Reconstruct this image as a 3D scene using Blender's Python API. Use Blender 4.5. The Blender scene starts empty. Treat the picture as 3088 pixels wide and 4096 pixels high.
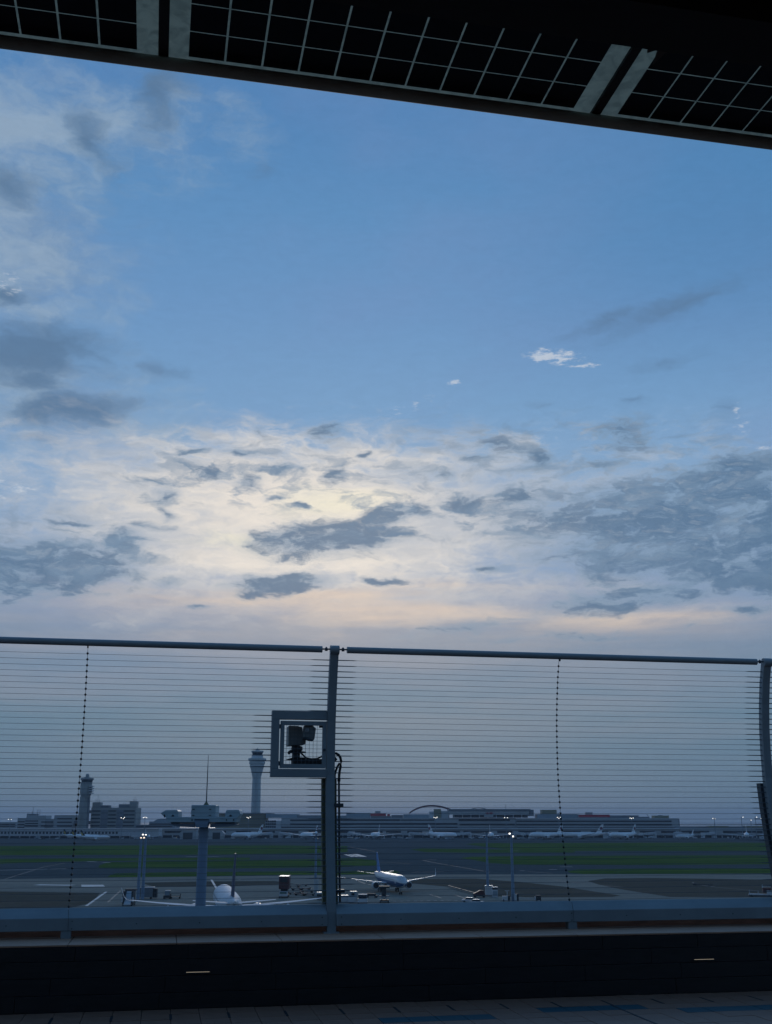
import bpy, math, random
from math import sin, cos, tan, atan, atan2, pi, radians, degrees, sqrt
from mathutils import Vector
random.seed(7)
S = bpy.context.scene
C = bpy.context.collection

# ------------------------------------------------------------------ camera
H = 23.0                                   # eye height over the apron; the deck floor lies 1.6 m lower
F = 4391.0                                 # focal length in pixels of the 3088x4096 photograph
PITCH = atan((1773 - 1106) / 2372)
PHI = atan(.195)                           # the deck's parapet is turned 11 degrees from the view
cam = bpy.data.cameras.new('camera'); camo = bpy.data.objects.new('camera', cam); C.objects.link(camo)
camo.location = (0, 0, H); camo.rotation_euler = (pi / 2 + PITCH, 0, 0)
cam.sensor_fit = 'VERTICAL'; cam.sensor_height = 24; cam.lens = 24 * F / 4096
cam.clip_start = .1; cam.clip_end = 40000
S.camera = camo
S.render.resolution_x = 772; S.render.resolution_y = 1024
S.view_settings.view_transform = 'Standard'; S.view_settings.look = 'None'
S.view_settings.exposure = 0; S.view_settings.gamma = 1; S.view_settings.use_curve_mapping = False
S.render.engine = 'CYCLES'
S.cycles.volume_step_rate = 4; S.cycles.max_bounces = 5; S.cycles.diffuse_bounces = 3; S.cycles.glossy_bounces = 3; S.cycles.volume_bounces = 0

def ray(px, py):
    x = (px - 1544) / F; y = (2048 - py) / F
    return x, cos(PITCH) - y * sin(PITCH), sin(PITCH) + y * cos(PITCH)
def ground(px, py, z=0.):                  # where a sight line meets the height z
    X, Y, Z = ray(px, py); t = (z - H) / Z
    return X * t, Y * t
def at(px, py, Y0):                        # the point of a sight line at the distance Y0
    X, Y, Z = ray(px, py); t = Y0 / Y
    return X * t, Y0, H + Z * t

# ------------------------------------------------------------------ world
SUN_EL, SUN_AZ = radians(13.5), radians(-1.5)     # behind thin cloud, straight ahead
W = bpy.data.worlds.new("World"); S.world = W; W.use_nodes = True
nt = W.node_tree; nt.nodes.clear()
def nd(t, **k):
    n = nt.nodes.new(t)
    for a, b in k.items(): setattr(n, a, b)
    return n
def lk(a, b): nt.links.new(a, b)
def val(x):
    return x
def mth(op, a, b=None, c=None, clamp=False):
    n = nd('ShaderNodeMath', operation=op, use_clamp=clamp)
    for i, v in enumerate((a, b, c)):
        if v is None: continue
        if isinstance(v, (int, float)): n.inputs[i].default_value = v
        else: lk(v, n.inputs[i])
    return n.outputs[0]
def lin(c):
    return tuple(((v / 255 + .055) / 1.055) ** 2.4 if v > 10 else v / 255 / 12.92 for v in c)
def mixc(fac, a, b):
    n = nd('ShaderNodeMix', data_type='RGBA'); n.clamp_factor = True
    for s_, v in ((0, fac), (6, a), (7, b)):
        if isinstance(v, (int, float)): n.inputs[s_].default_value = v
        elif isinstance(v, tuple): n.inputs[s_].default_value = (*lin(v), 1)
        else: lk(v, n.inputs[s_])
    return n.outputs[2]
def rng(v, a, b, lo=0., hi=1., smooth=True):
    n = nd('ShaderNodeMapRange', interpolation_type='SMOOTHSTEP' if smooth else 'LINEAR')
    lk(v, n.inputs[0])
    for i, x in enumerate((a, b, lo, hi)): n.inputs[i + 1].default_value = x
    return n.outputs[0]
tc = nd('ShaderNodeTexCoord'); sep = nd('ShaderNodeSeparateXYZ'); lk(tc.outputs['Generated'], sep.inputs[0])
dx, dy, dz = sep.outputs
az = mth('MULTIPLY', mth('ARCTAN2', dx, dy), 180 / pi)
el = mth('MULTIPLY', mth('ARCSINE', dz), 180 / pi)
cmb = nd('ShaderNodeCombineXYZ'); lk(az, cmb.inputs[0]); lk(el, cmb.inputs[1]); AE = cmb.outputs[0]
def noise(vec, sx, sy, detail=6, rough=.55, off=0., dist=0.):
    m = nd('ShaderNodeMapping'); lk(vec, m.inputs[0]); m.inputs['Scale'].default_value = (sx, sy, 1); m.inputs['Location'].default_value = (off, off * 1.7, off)
    n = nd('ShaderNodeTexNoise'); n.noise_dimensions = '2D'
    lk(m.outputs[0], n.inputs['Vector']); n.inputs['Scale'].default_value = 1
    n.inputs['Detail'].default_value = detail; n.inputs['Roughness'].default_value = rough; n.inputs['Distortion'].default_value = dist
    return n.outputs[0], n.outputs[1]
# warp the coordinates a little so that no cloud has a regular outline
_, wc = noise(AE, .22, .50, 5, .62, 3.1)
vs = nd('ShaderNodeVectorMath', operation='SUBTRACT'); lk(wc, vs.inputs[0]); vs.inputs[1].default_value = (.5, .5, .5)
vm = nd('ShaderNodeVectorMath', operation='MULTIPLY'); lk(vs.outputs[0], vm.inputs[0]); vm.inputs[1].default_value = (3.4, 1.2, 0)
va = nd('ShaderNodeVectorMath', operation='ADD'); lk(AE, va.inputs[0]); lk(vm.outputs[0], va.inputs[1]); Q = va.outputs[0]
def ae(px, py):                            # display pixel (1668 wide) -> azimuth, elevation in degrees
    X, Y, Z = ray(px * 1.8513, py * 1.8513)
    return degrees(atan2(X, Y)), degrees(atan2(Z, sqrt(X * X + Y * Y)))
def blob(px, py, rx, ry, rot=0., amp=1., src=None):
    a, e = ae(px, py); a1, _ = ae(px + rx, py); _, e1 = ae(px, py - ry)
    m = nd('ShaderNodeMapping', vector_type='TEXTURE'); lk(src or Q, m.inputs[0])
    m.inputs['Location'].default_value = (a, e, 0); m.inputs['Rotation'].default_value = (0, 0, radians(rot)); m.inputs['Scale'].default_value = (abs(a1 - a), abs(e1 - e), 1)
    l = nd('ShaderNodeVectorMath', operation='LENGTH'); lk(m.outputs[0], l.inputs[0])
    return mth('MULTIPLY_ADD', l.outputs['Value'], -amp, amp)       # amp at the centre, 0 on the rim
LAST = [None]
def many(bl, src=None):                    # the blobs are evaluated one after another (the shader stack is small)
    out = None; src = src or Q
    for b in bl:
        s_ = src
        if LAST[0] is not None:
            v = nd('ShaderNodeVectorMath', operation='MULTIPLY_ADD'); lk(LAST[0], v.inputs[0]); v.inputs[1].default_value = (1e-7, 1e-7, 0); lk(src, v.inputs[2]); s_ = v.outputs[0]
        v = blob(*b, src=s_); out = v if out is None else mth('MAXIMUM', out, v)
        LAST[0] = out
    return out
# clear-sky gradient by elevation
elr = nd('ShaderNodeMapRange'); lk(el, elr.inputs[0]); elr.inputs[1].default_value = -6; elr.inputs[2].default_value = 94
cr = nd('ShaderNodeValToRGB'); lk(elr.outputs[0], cr.inputs[0])
stops = [(-6, (96, 116, 144)), (-.5, (98, 118, 146)), (1.2, (106, 126, 154)), (4, (116, 134, 162)), (8, (131, 146, 170)), (12, (138, 162, 194)), (17, (136, 170, 206)),
         (21, (120, 162, 204)), (26, (108, 152, 199)), (31, (95, 145, 194)), (36, (84, 134, 186)), (46, (74, 126, 182)), (70, (62, 112, 174)), (94, (56, 104, 168))]
e_ = cr.color_ramp.elements
while len(e_) > 1: e_.remove(e_[-1])
for i, (p, c) in enumerate(stops):
    x = e_[0] if i == 0 else e_.new((p + 6) / 100)
    x.position = (p + 6) / 100; x.color = (*lin(c), 1)
col = cr.outputs[0]
n1, _ = noise(AE, .055, .13, 5, .6, 11.)           # broad unevenness
n2, _ = noise(Q, .26, .80, 6, .62, 5.)            # cloud texture, flattened towards the horizon
n3, _ = noise(Q, .95, 2.7, 3.5, .64, 23.)           # fine cloud texture
n4, _ = noise(AE, .06, .60, 5, .6, 41.)           # long thin streaks
n5, _ = noise(Q, .13, .24, 6, .62, 61.)           # soft high cloud
n7, _ = noise(Q, .48, 1.45, 4.5, .62, 91.)          # ragged mid-size texture
n8, _ = noise(Q, .11, .20, 6.5, .66, 131.)          # ragged wisps of the left veil
def cen(n, k):                                     # noise centred on nought
    return mth('MULTIPLY_ADD', n, k, -.5 * k)
def add(*v):
    o = v[0]
    for x in v[1:]: o = mth('ADD', o, x)
    return o
col = mixc(rng(n1, .35, .75, 0, .30), col, (118, 146, 192))
col = mixc(mth('MULTIPLY', rng(az, 0., 22., 0, .6), rng(el, 18., 30.)), col, (74, 129, 180))
# soft grey-blue veil on the left and its darker rolls
veil = many([(60, 520, 330, 380, 0, 1.), (20, 300, 420, 200, 0, .8), (120, 860, 360, 190, 0, .9), (-500, 600, 500, 600, 0, 1), (380, 190, 260, 90, -20, .6), (230, 260, 260, 150, 0, .7)])
vm1 = rng(add(veil, cen(n8, 1.6), cen(n2, .5)), .0, .95)
col = mixc(mth('MULTIPLY', vm1, .72), col, mixc(rng(n8, .36, .64), (118, 148, 182), (158, 178, 196)))
roll = many([(80, 760, 270, 90, 8, 1.4), (130, 890, 230, 62, 8, 1.4), (60, 820, 160, 50, 5), (20, 640, 110, 40), (205, 310, 130, 80, -40, 1.2), (345, 205, 110, 100, 60, 1.), (20, 400, 120, 60), (562, 370, 46, 60, 80, .55), (335, 800, 70, 34, 0, .6),
             (1480, 655, 320, 50, 14, .9), (1290, 700, 180, 26, 14, .7), (1440, 780, 130, 32, 5, .55), (1180, 870, 90, 26, 0, .6), (1560, 880, 60, 36, 0, .7), (1360, 868, 60, 16, 0, .6), (60, 950, 190, 36, 0, .7)])
rm = rng(add(roll, cen(n5, 1.3), cen(n2, .7)), .12, 1.05)
col = mixc(mth('MULTIPLY', rm, .88), col, (90, 122, 156))
# the lit sheet of thin cloud in front of the sun
glow = many([(640, 1130, 900, 270, 0, 1.5), (820, 1000, 760, 120, 0, .9), (250, 1080, 480, 150, 0, .8), (1150, 1040, 480, 110, 0, .7), (900, 1290, 900, 110, 0, .9), (120, 1000, 400, 50, 0, .55), (1400, 985, 320, 50, -3, .5), (1300, 1330, 520, 42, 0, .7)], src=AE)
g1 = rng(add(glow, cen(n7, .8), cen(n2, .9), cen(n1, .8)), .05, .95)
col = mixc(mth('MULTIPLY', g1, .84), col, (202, 204, 208))
core = many([(600, 1090, 560, 190, 0, 1.1), (760, 1090, 320, 90, 0, 1.2), (560, 960, 330, 60, 0, .7), (840, 985, 320, 50, 0, .65), (640, 1210, 560, 100, 0, 1.), (1130, 955, 200, 36, 0, .55), (320, 1090, 240, 80, 0, .7), (1010, 1180, 220, 80, 0, .5)], src=AE)
g2 = rng(add(core, cen(n7, .9), cen(n2, .9), cen(n3, .4)), .10, 1.05)
col = mixc(mth('MULTIPLY', g2, .90), col, (242, 233, 222))
g2b = rng(add(many([(715, 1085, 210, 60, 0, 1.), (500, 1170, 190, 40, 0, .7)], src=Q), cen(n7, .6)), .1, 1.)
col = mixc(mth('MULTIPLY', g2b, .60), col, (250, 243, 216))
# low warm light under the cloud sheet
w2 = rng(add(many([(700, 1350, 1200, 110, 0, 1.), (1300, 1350, 700, 70, 0, .9), (300, 1310, 560, 90, 0, .7)], src=AE), cen(n4, 1.1)), .0, .9)
col = mixc(mth('MULTIPLY', w2, .60), col, (184, 178, 180))
w1 = rng(add(many([(840, 1335, 480, 44, 0, 1.), (700, 1285, 420, 60, 0, .75), (1250, 1345, 600, 34, 2, .5), (600, 1360, 700, 30, 0, .45)], src=AE), cen(n4, 1.6), cen(n2, .5)), .12, 1.0)
col = mixc(mth('MULTIPLY', w1, .72), col, (232, 210, 190))
# broken grey-blue cumulus; ragged edges come from three noise scales
dark = many([(720, 1165, 235, 56, 4, 1.6), (845, 1108, 90, 36, 10, 1.5), (620, 1160, 120, 36, 0, 1.), (615, 1258, 145, 30, 4, 1.5), (560, 1275, 100, 20, 0, .8), (815, 1253, 60, 11, 3, 1.1),
             (120, 1220, 260, 76, 4, 1.7), (265, 1175, 95, 46, 20, 1.3), (30, 1260, 220, 50, 0, 1.3), (455, 1018, 80, 27, -8, 1.1), (535, 1042, 60, 30, 0, 1.), (345, 1068, 70, 30, 5, 1.), (605, 1013, 70, 14, 0, 1.), (330, 1040, 60, 16, 0, .8), (345, 1110, 30, 22, 0, .8),
             (438, 975, 56, 14, 15, 1.), (735, 1028, 50, 24, 30, 1.), (588, 1075, 44, 14, 5, .95), (645, 1087, 36, 10, 0, .9), (710, 935, 50, 30, 10, .75), (515, 980, 56, 16, -10, .8), (785, 977, 28, 10, 0, .9), (560, 930, 30, 20, 0, .6),
             (1000, 1085, 105, 32, 0, 1.05), (1115, 1070, 86, 36, 0, 1.05), (1070, 955, 90, 34, -10, .9), (1148, 990, 60, 50, -30, 1.), (1360, 945, 130, 46, -8, .85), (1300, 1010, 90, 30, 0, .8), (1020, 990, 76, 18, 0, .85), (950, 1025, 60, 14, 0, .7), (1230, 1030, 90, 16, 0, .6),
             (1230, 1110, 260, 100, 0, .85), (1460, 1140, 360, 150, 0, 1.7), (1600, 1040, 300, 90, 4, 1.5), (1640, 1180, 320, 140, 0, 1.8), (1250, 1190, 260, 64, 0, .66), (1065, 1228, 86, 14, 3, 1.), (1360, 1292, 270, 38, 3, 1.3),
             (1625, 1322, 76, 15, 0, .95), (425, 1310, 42, 8, 4, .85), (160, 1130, 80, 10, 4, .8), (1010, 1358, 170, 18, 6, .6), (1250, 1375, 340, 16, 2, .55), (1950, 1150, 340, 190, 0, 1.1), (-260, 1210, 320, 110, 0, 1.), (330, 1140, 54, 18, 0, .8), (370, 1255, 80, 14, 0, .55)])
dn = add(cen(n3, .65), cen(n7, 1.2), cen(n2, .9))
d1 = rng(add(mth('MINIMUM', dark, .85), dn), .02, .92)
dcol = mixc(rng(add(d1, cen(n3, 1.2), cen(n2, 1.6)), .35, 1.15), (128, 154, 180), (86, 118, 150))
col = mixc(mth('MULTIPLY', d1, .92), col, dcol)
# small broken cloudlets and lit gaps between them
mreg = rng(many([(1150, 1040, 760, 190, 0, 1.), (1450, 1120, 480, 210, 0, 1.), (560, 1020, 520, 130, 0, .8), (100, 1180, 420, 130, 0, .7)], src=AE), 0, .5)
col = mixc(mth('MULTIPLY', mth('MULTIPLY', mreg, rng(n7, .44, .70)), .60), col, (112, 142, 172))
lreg = rng(many([(1250, 1010, 600, 140, 0, 1.), (1400, 1100, 380, 160, 0, .8), (100, 1200, 320, 90, 0, .6)], src=AE), 0, .5)
col = mixc(mth('MULTIPLY', mth('MULTIPLY', lreg, rng(add(n3, cen(n7, .6)), .46, .80)), .30), col, (180, 190, 202))
# low grey bank seen through the fence
lowb = rng(el, 5.0, 10.6, 1., 0., False)
col = mixc(lowb, col, mixc(rng(el, .5, 8.5), (87, 120, 147), mixc(rng(n4, .35, .7), (105, 135, 158), (130, 145, 162))))
# small bright tufts
tuft = many([(1195, 770, 76, 22, -6, 1.3), (1262, 790, 50, 9, -4, .8), (982, 827, 19, 10, 0, .95), (55, 1060, 50, 20, -15, .8), (10, 1075, 34, 15, 0, .5), (1592, 885, 12, 50, -12, .5), (1606, 925, 28, 30, 0, .55), (1630, 968, 60, 10, 0, .6), (10, 1040, 34, 9, 0, .5), (885, 880, 130, 16, 18, .42), (10, 610, 80, 40, 0, .4)], src=AE)
n6, _ = noise(AE, 1.1, 3.6, 3, .7, 77.)
t1 = rng(add(tuft, cen(n6, 2.6)), .25, 1.05)
col = mixc(mth('MULTIPLY', t1, mth('MULTIPLY', rng(tuft, 0, .3), .74)), col, (206, 214, 224))
# fine mottling everywhere, and the eastern half of the dusk sky behind the camera is dimmer
br = mth('MULTIPLY_ADD', n3, .10, .95)
br = mth('MULTIPLY', br, rng(dy, -.9, .25, .62, 1.))
sc = nd('ShaderNodeVectorMath', operation='SCALE'); lk(col, sc.inputs[0]); lk(mth('MULTIPLY', br, 9.3), sc.inputs['Scale'])
sky = nd('ShaderNodeTexSky', sky_type='NISHITA'); sky.sun_disc = False; sky.sun_elevation = SUN_EL; sky.sun_rotation = SUN_AZ
sk = nd('ShaderNodeVectorMath', operation='SCALE'); lk(sky.outputs[0], sk.inputs[0]); sk.inputs['Scale'].default_value = .015
ad = nd('ShaderNodeVectorMath', operation='ADD'); lk(sc.outputs[0], ad.inputs[0]); lk(sk.outputs[0], ad.inputs[1])
bg = nd('ShaderNodeBackground'); lk(ad.outputs[0], bg.inputs[0]); bg.inputs[1].default_value = .1
wo = nd('ShaderNodeOutputWorld'); lk(bg.outputs[0], wo.inputs[0])
W.cycles.sampling_method = 'MANUAL'; W.cycles.sample_map_resolution = 512

# ------------------------------------------------------------------ sun (veiled, low, ahead)
sl = bpy.data.lights.new('sun', 'SUN'); sl.energy = .5; sl.angle = radians(14); sl.color = (1, .93, .84)
so = bpy.data.objects.new('sun', sl); C.objects.link(so)
d = Vector((sin(SUN_AZ) * cos(SUN_EL), cos(SUN_AZ) * cos(SUN_EL), sin(SUN_EL)))
so.rotation_euler = d.to_track_quat('Z', 'Y').to_euler()

# ------------------------------------------------------------------ helpers
def mat(name, c, rough=.6, metal=0., var=.18, scale=3., bump=0., spec=.5, c2=None, stretch=None):
    m = bpy.data.materials.new(name); m.use_nodes = True; t = m.node_tree; b = t.nodes['Principled BSDF']
    b.inputs['Roughness'].default_value = rough; b.inputs['Metallic'].default_value = metal; b.inputs['Specular IOR Level'].default_value = spec
    tcn = t.nodes.new('ShaderNodeTexCoord'); mp = t.nodes.new('ShaderNodeMapping'); t.links.new(tcn.outputs['Object'], mp.inputs[0])
    if stretch: mp.inputs['Scale'].default_value = stretch
    n = t.nodes.new('ShaderNodeTexNoise'); n.inputs['Scale'].default_value = scale; n.inputs['Detail'].default_value = 6; n.inputs['Roughness'].default_value = .65
    t.links.new(mp.outputs[0], n.inputs['Vector'])
    r = t.nodes.new('ShaderNodeValToRGB'); t.links.new(n.outputs[0], r.inputs[0])
    a = c2 or tuple(v * (1 - var) for v in c); bb = c if c2 else tuple(min(1, v * (1 + var)) for v in c)
    r.color_ramp.elements[0].position = .32; r.color_ramp.elements[1].position = .68
    r.color_ramp.elements[0].color = (*a, 1); r.color_ramp.elements[1].color = (*bb, 1)
    t.links.new(r.outputs[0], b.inputs['Base Color'])
    rr = t.nodes.new('ShaderNodeMapRange'); t.links.new(n.outputs[0], rr.inputs[0]); rr.inputs[3].default_value = max(.02, rough - .1); rr.inputs[4].default_value = min(1, rough + .1)
    t.links.new(rr.outputs[0], b.inputs['Roughness'])
    if bump:
        n2_ = t.nodes.new('ShaderNodeTexNoise'); n2_.inputs['Scale'].default_value = scale * 12; n2_.inputs['Detail'].default_value = 4; t.links.new(mp.outputs[0], n2_.inputs['Vector'])
        bu = t.nodes.new('ShaderNodeBump'); bu.inputs['Strength'].default_value = bump; bu.inputs['Distance'].default_value = .01
        t.links.new(n2_.outputs[0], bu.inputs['Height']); t.links.new(bu.outputs[0], b.inputs['Normal'])
    return m
def glowmat(name, c, s):
    m = bpy.data.materials.new(name); m.use_nodes = True; b = m.node_tree.nodes['Principled BSDF']
    b.inputs['Base Color'].default_value = (*c, 1); b.inputs['Emission Color'].default_value = (*c, 1); b.inputs['Emission Strength'].default_value = s
    return m
M = {}
M['steel'] = mat('painted steel', (.24, .275, .29), .45, 0, .10, 2.5, .05)
M['steel_dark'] = mat('dark steel', (.06, .07, .08), .5, .2, .2, 4)
M['wire'] = mat('wire', (.13, .14, .155), .5, .4, .1, 5)
M['olive'] = mat('olive steel', (.12, .125, .07), .6, 0, .25, 6, .05)
M['black'] = mat('black rubber', (.012, .013, .015), .6, 0, .2, 8)
M['ledge'] = mat('stone coping', (.43, .235, .15), .55, 0, .18, 3, .08, stretch=(1, 4, 1))
M['brownband'] = mat('red brown cladding', (.45, .22, .15), .6, 0, .3, 5, .05, stretch=(.6, 1, 5))
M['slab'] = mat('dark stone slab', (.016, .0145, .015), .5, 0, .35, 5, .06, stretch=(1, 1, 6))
M['joint'] = mat('joint', (.012, .012, .013), .9)
M['tile'] = mat('floor tile', (.25, .125, .08), .45, 0, .2, 4, .05)
M['tile_blue'] = mat('blue floor tile', (.008, .060, .078), .45, 0, .2, 4, .05)
M['canopysteel'] = mat('canopy steel', (.32, .35, .31), .7, 0, .2, 2, .05)
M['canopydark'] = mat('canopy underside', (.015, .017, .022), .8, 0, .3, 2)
M['cell'] = mat('solar cell', (.006, .008, .016), .35, 0, .3, 6, spec=.2)
M['brown'] = mat('brown strip', (.05, .035, .035), .7)
M['camgrey'] = mat('grey housing', (.20, .21, .20), .5, 0, .15, 8)
M['slotlight'] = glowmat('slot light', (1, .80, .55), .28)
M['lamp'] = glowmat('lamp lens', (1, .95, .86), 2.6)
M['lampwarm'] = glowmat('warm lamp lens', (1, .80, .62), 2.2)
M['white'] = mat('white paint', (.50, .52, .54), .35, 0, .06, .3)
M['whitewing'] = mat('pale grey paint', (.50, .52, .54), .4, 0, .1, .3)
M['offwhite'] = mat('weathered white', (.48, .50, .52), .6, 0, .15, .5)
M['bluepaint'] = mat('blue paint', (.012, .07, .19), .35, 0, .1, .4)
M['bluefin'] = mat('blue fin paint', (.03, .17, .42), .4, 0, .1, .4)
M['farwhite'] = mat('far white paint', (.80, .80, .80), .6, 0, .04, .3)
M['dullwhite'] = mat('dull white paint', (.60, .62, .64), .7, 0, .06, .3, spec=.15)
M['navy'] = mat('dark blue paint', (.02, .035, .10), .35, 0, .2, .3)
M['blacktail'] = mat('black paint', (.012, .014, .02), .4)
M['yellow'] = mat('yellow paint', (.55, .40, .05), .5)
M['emblem'] = mat('crimson emblem', (.16, .05, .08), .5)
M['glassdark'] = mat('dark glass', (.012, .02, .03), .2, 0, .3, .2)
M['concrete'] = mat('terminal cladding', (.40, .42, .43), .8, 0, .12, .03, stretch=(1, 1, 3))
M['concrete2'] = mat('pale terminal cladding', (.52, .54, .55), .8, 0, .12, .03)
M['concrete3'] = mat('dark cladding', (.18, .20, .22), .8, 0, .2, .03)
M['olivewall'] = mat('olive cladding', (.26, .245, .165), .85, 0, .15, .03, stretch=(.2, 1, 6))
M['towerconc'] = mat('tower concrete', (.46, .48, .47), .8, 0, .1, .05)
M['towerold'] = mat('old tower concrete', (.29, .305, .29), .8, 0, .15, .05)
M['window'] = mat('window band', (.018, .024, .032), .35, 0, .4, .05, stretch=(3, 1, 1))
M['red'] = mat('red banner', (.42, .025, .04), .6, 0, .25, .15, stretch=(1, 1, 2))
M['archred'] = mat('dark red steel', (.10, .035, .05), .6)
M['bluegrey'] = mat('blue grey roof', (.26, .31, .35), .7, 0, .15, .03)
M['mast'] = mat('mast paint', (.17, .24, .33), .5, 0, .08, .6)
M['pod'] = mat('pod panels', (.33, .42, .45), .5, 0, .08, .6)
M['gse_red'] = mat('red equipment', (.085, .034, .034), .6, 0, .3, 1)
M['gse_green'] = mat('green equipment', (.05, .11, .09), .6, 0, .3, 1)
M['gse_dark'] = mat('dark equipment', (.035, .04, .045), .7, 0, .3, 1)
M['hazeless'] = mat('far land', (.06, .08, .09), .9)
M['polegrey'] = mat('galvanised pole', (.26, .30, .34), .55, .1, .1, .5)

BASE = {}
def props(o, label=None, cat=None, group=None, kind=None):
    if label: o['label'] = label
    if cat: o['category'] = cat
    if group: o['group'] = group
    if kind: o['kind'] = kind
def thing(name, label, cat, base, rz=0., group=None, frame=None):
    """Empty at the base of a thing; base is given in the frame its meshes are written in."""
    o = bpy.data.objects.new(name, None); C.objects.link(o); o.empty_display_size = .3
    if frame == 'deck':
        s, n, z = base
        o.location = (s * cos(PHI) - n * sin(PHI), s * sin(PHI) + n * cos(PHI), H + z); o.rotation_euler = (0, 0, PHI)
    else: o.location = base; o.rotation_euler = (0, 0, rz)
    BASE[o.name] = Vector(base) if (frame == 'deck' or frame == 'abs') else Vector((0, 0, 0))
    props(o, label, cat, group)
    return o
class MB:
    def __init__(s): s.v = []; s.f = []; s.m = []
    def add(s, vs, fs, mi=0):
        k = len(s.v); s.v += [tuple(v) for v in vs]; s.f += [tuple(i + k for i in f) for f in fs]; s.m += [mi] * len(fs)
    def box(s, x0, x1, y0, y1, z0, z1, mi=0):
        vs = [(x, y, z) for z in (z0, z1) for y in (y0, y1) for x in (x0, x1)]
        s.add(vs, [(0, 2, 3, 1), (4, 5, 7, 6), (0, 1, 5, 4), (2, 6, 7, 3), (0, 4, 6, 2), (1, 3, 7, 5)], mi)
    def prism(s, pts, y0, y1, mi=0):       # outline in x,z pushed along y
        n = len(pts); vs = [(x, y0, z) for x, z in pts] + [(x, y1, z) for x, z in pts]
        s.add(vs, [tuple(range(n)), tuple(reversed(range(n, 2 * n)))] + [(i, i + n, (i + 1) % n + n, (i + 1) % n) for i in range(n)], mi)
    def slabz(s, pts, z0, z1, mi=0):       # outline in x,y pushed along z
        n = len(pts); vs = [(x, y, z0) for x, y in pts] + [(x, y, z1) for x, y in pts]
        s.add(vs, [tuple(reversed(range(n))), tuple(range(n, 2 * n))] + [(i, (i + 1) % n, (i + 1) % n + n, i + n) for i in range(n)], mi)
    def rings(s, rr, mi=0, cap=True, mfun=None):
        k = len(s.v); n = len(rr[0])
        for r in rr: s.v += [tuple(p) for p in r]
        for a in range(len(rr) - 1):
            for i in range(n):
                j = (i + 1) % n
                s.f.append((k + a * n + i, k + a * n + j, k + (a + 1) * n + j, k + (a + 1) * n + i)); s.m.append(mfun(a, i) if mfun else mi)
        if cap:
            s.f.append(tuple(k + i for i in reversed(range(n)))); s.m.append(mi)
            s.f.append(tuple(k + (len(rr) - 1) * n + i for i in range(n))); s.m.append(mi)
    def tube(s, pts, r, n=10, mi=0, cap=True):
        P = [Vector(p) for p in pts]; rs = r if isinstance(r, (list, tuple)) else [r] * len(P); rr = []
        for i, p in enumerate(P):
            d = (P[min(i + 1, len(P) - 1)] - P[max(i - 1, 0)]).normalized()
            u = d.cross(Vector((0, 0, 1)));
            if u.length < 1e-3: u = d.cross(Vector((0, 1, 0)))
            u.normalize(); w = u.cross(d)
            rr.append([p + (u * cos(2 * pi * k / n) + w * sin(2 * pi * k / n)) * rs[i] for k in range(n)])
        s.rings(rr, mi, cap)
    def lathe(s, prof, c=(0, 0), n=20, mi=0):   # (r, z) about a vertical axis
        s.rings([[(c[0] + r * cos(2 * pi * k / n), c[1] + r * sin(2 * pi * k / n), z) for k in range(n)] for r, z in prof], mi)
    def build(s, name, mats, parent=None, smooth=False, bevel=0.):
        base = BASE.get(parent.name, Vector((0, 0, 0))) if parent else Vector((0, 0, 0))
        me = bpy.data.meshes.new(name)
        me.from_pydata([(v[0] - base[0], v[1] - base[1], v[2] - base[2]) for v in s.v], [], s.f)
        for m in (mats if isinstance(mats, list) else [mats]): me.materials.append(M[m] if isinstance(m, str) else m)
        me.polygons.foreach_set('material_index', s.m)
        if smooth: me.polygons.foreach_set('use_smooth', [True] * len(s.f))
        me.update()
        o = bpy.data.objects.new(name, me); C.objects.link(o)
        if parent: o.parent = parent; BASE[o.name] = base
        if bevel:
            b = o.modifiers.new('bevel', 'BEVEL'); b.width = bevel; b.segments = 2; b.limit_method = 'ANGLE'
        if smooth:
            try: me.set_sharp_from_angle(angle=radians(38))
            except Exception: pass
        return o
def copy_tree(o, parent=None):
    c = o.copy(); C.objects.link(c)
    if parent: c.parent = parent
    for ch in list(o.children): copy_tree(ch, c)
    return c
def obox(name, mats, parent, *a, bevel=0.):
    b = MB(); b.box(*a); return b.build(name, mats, parent, bevel=bevel)

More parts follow.
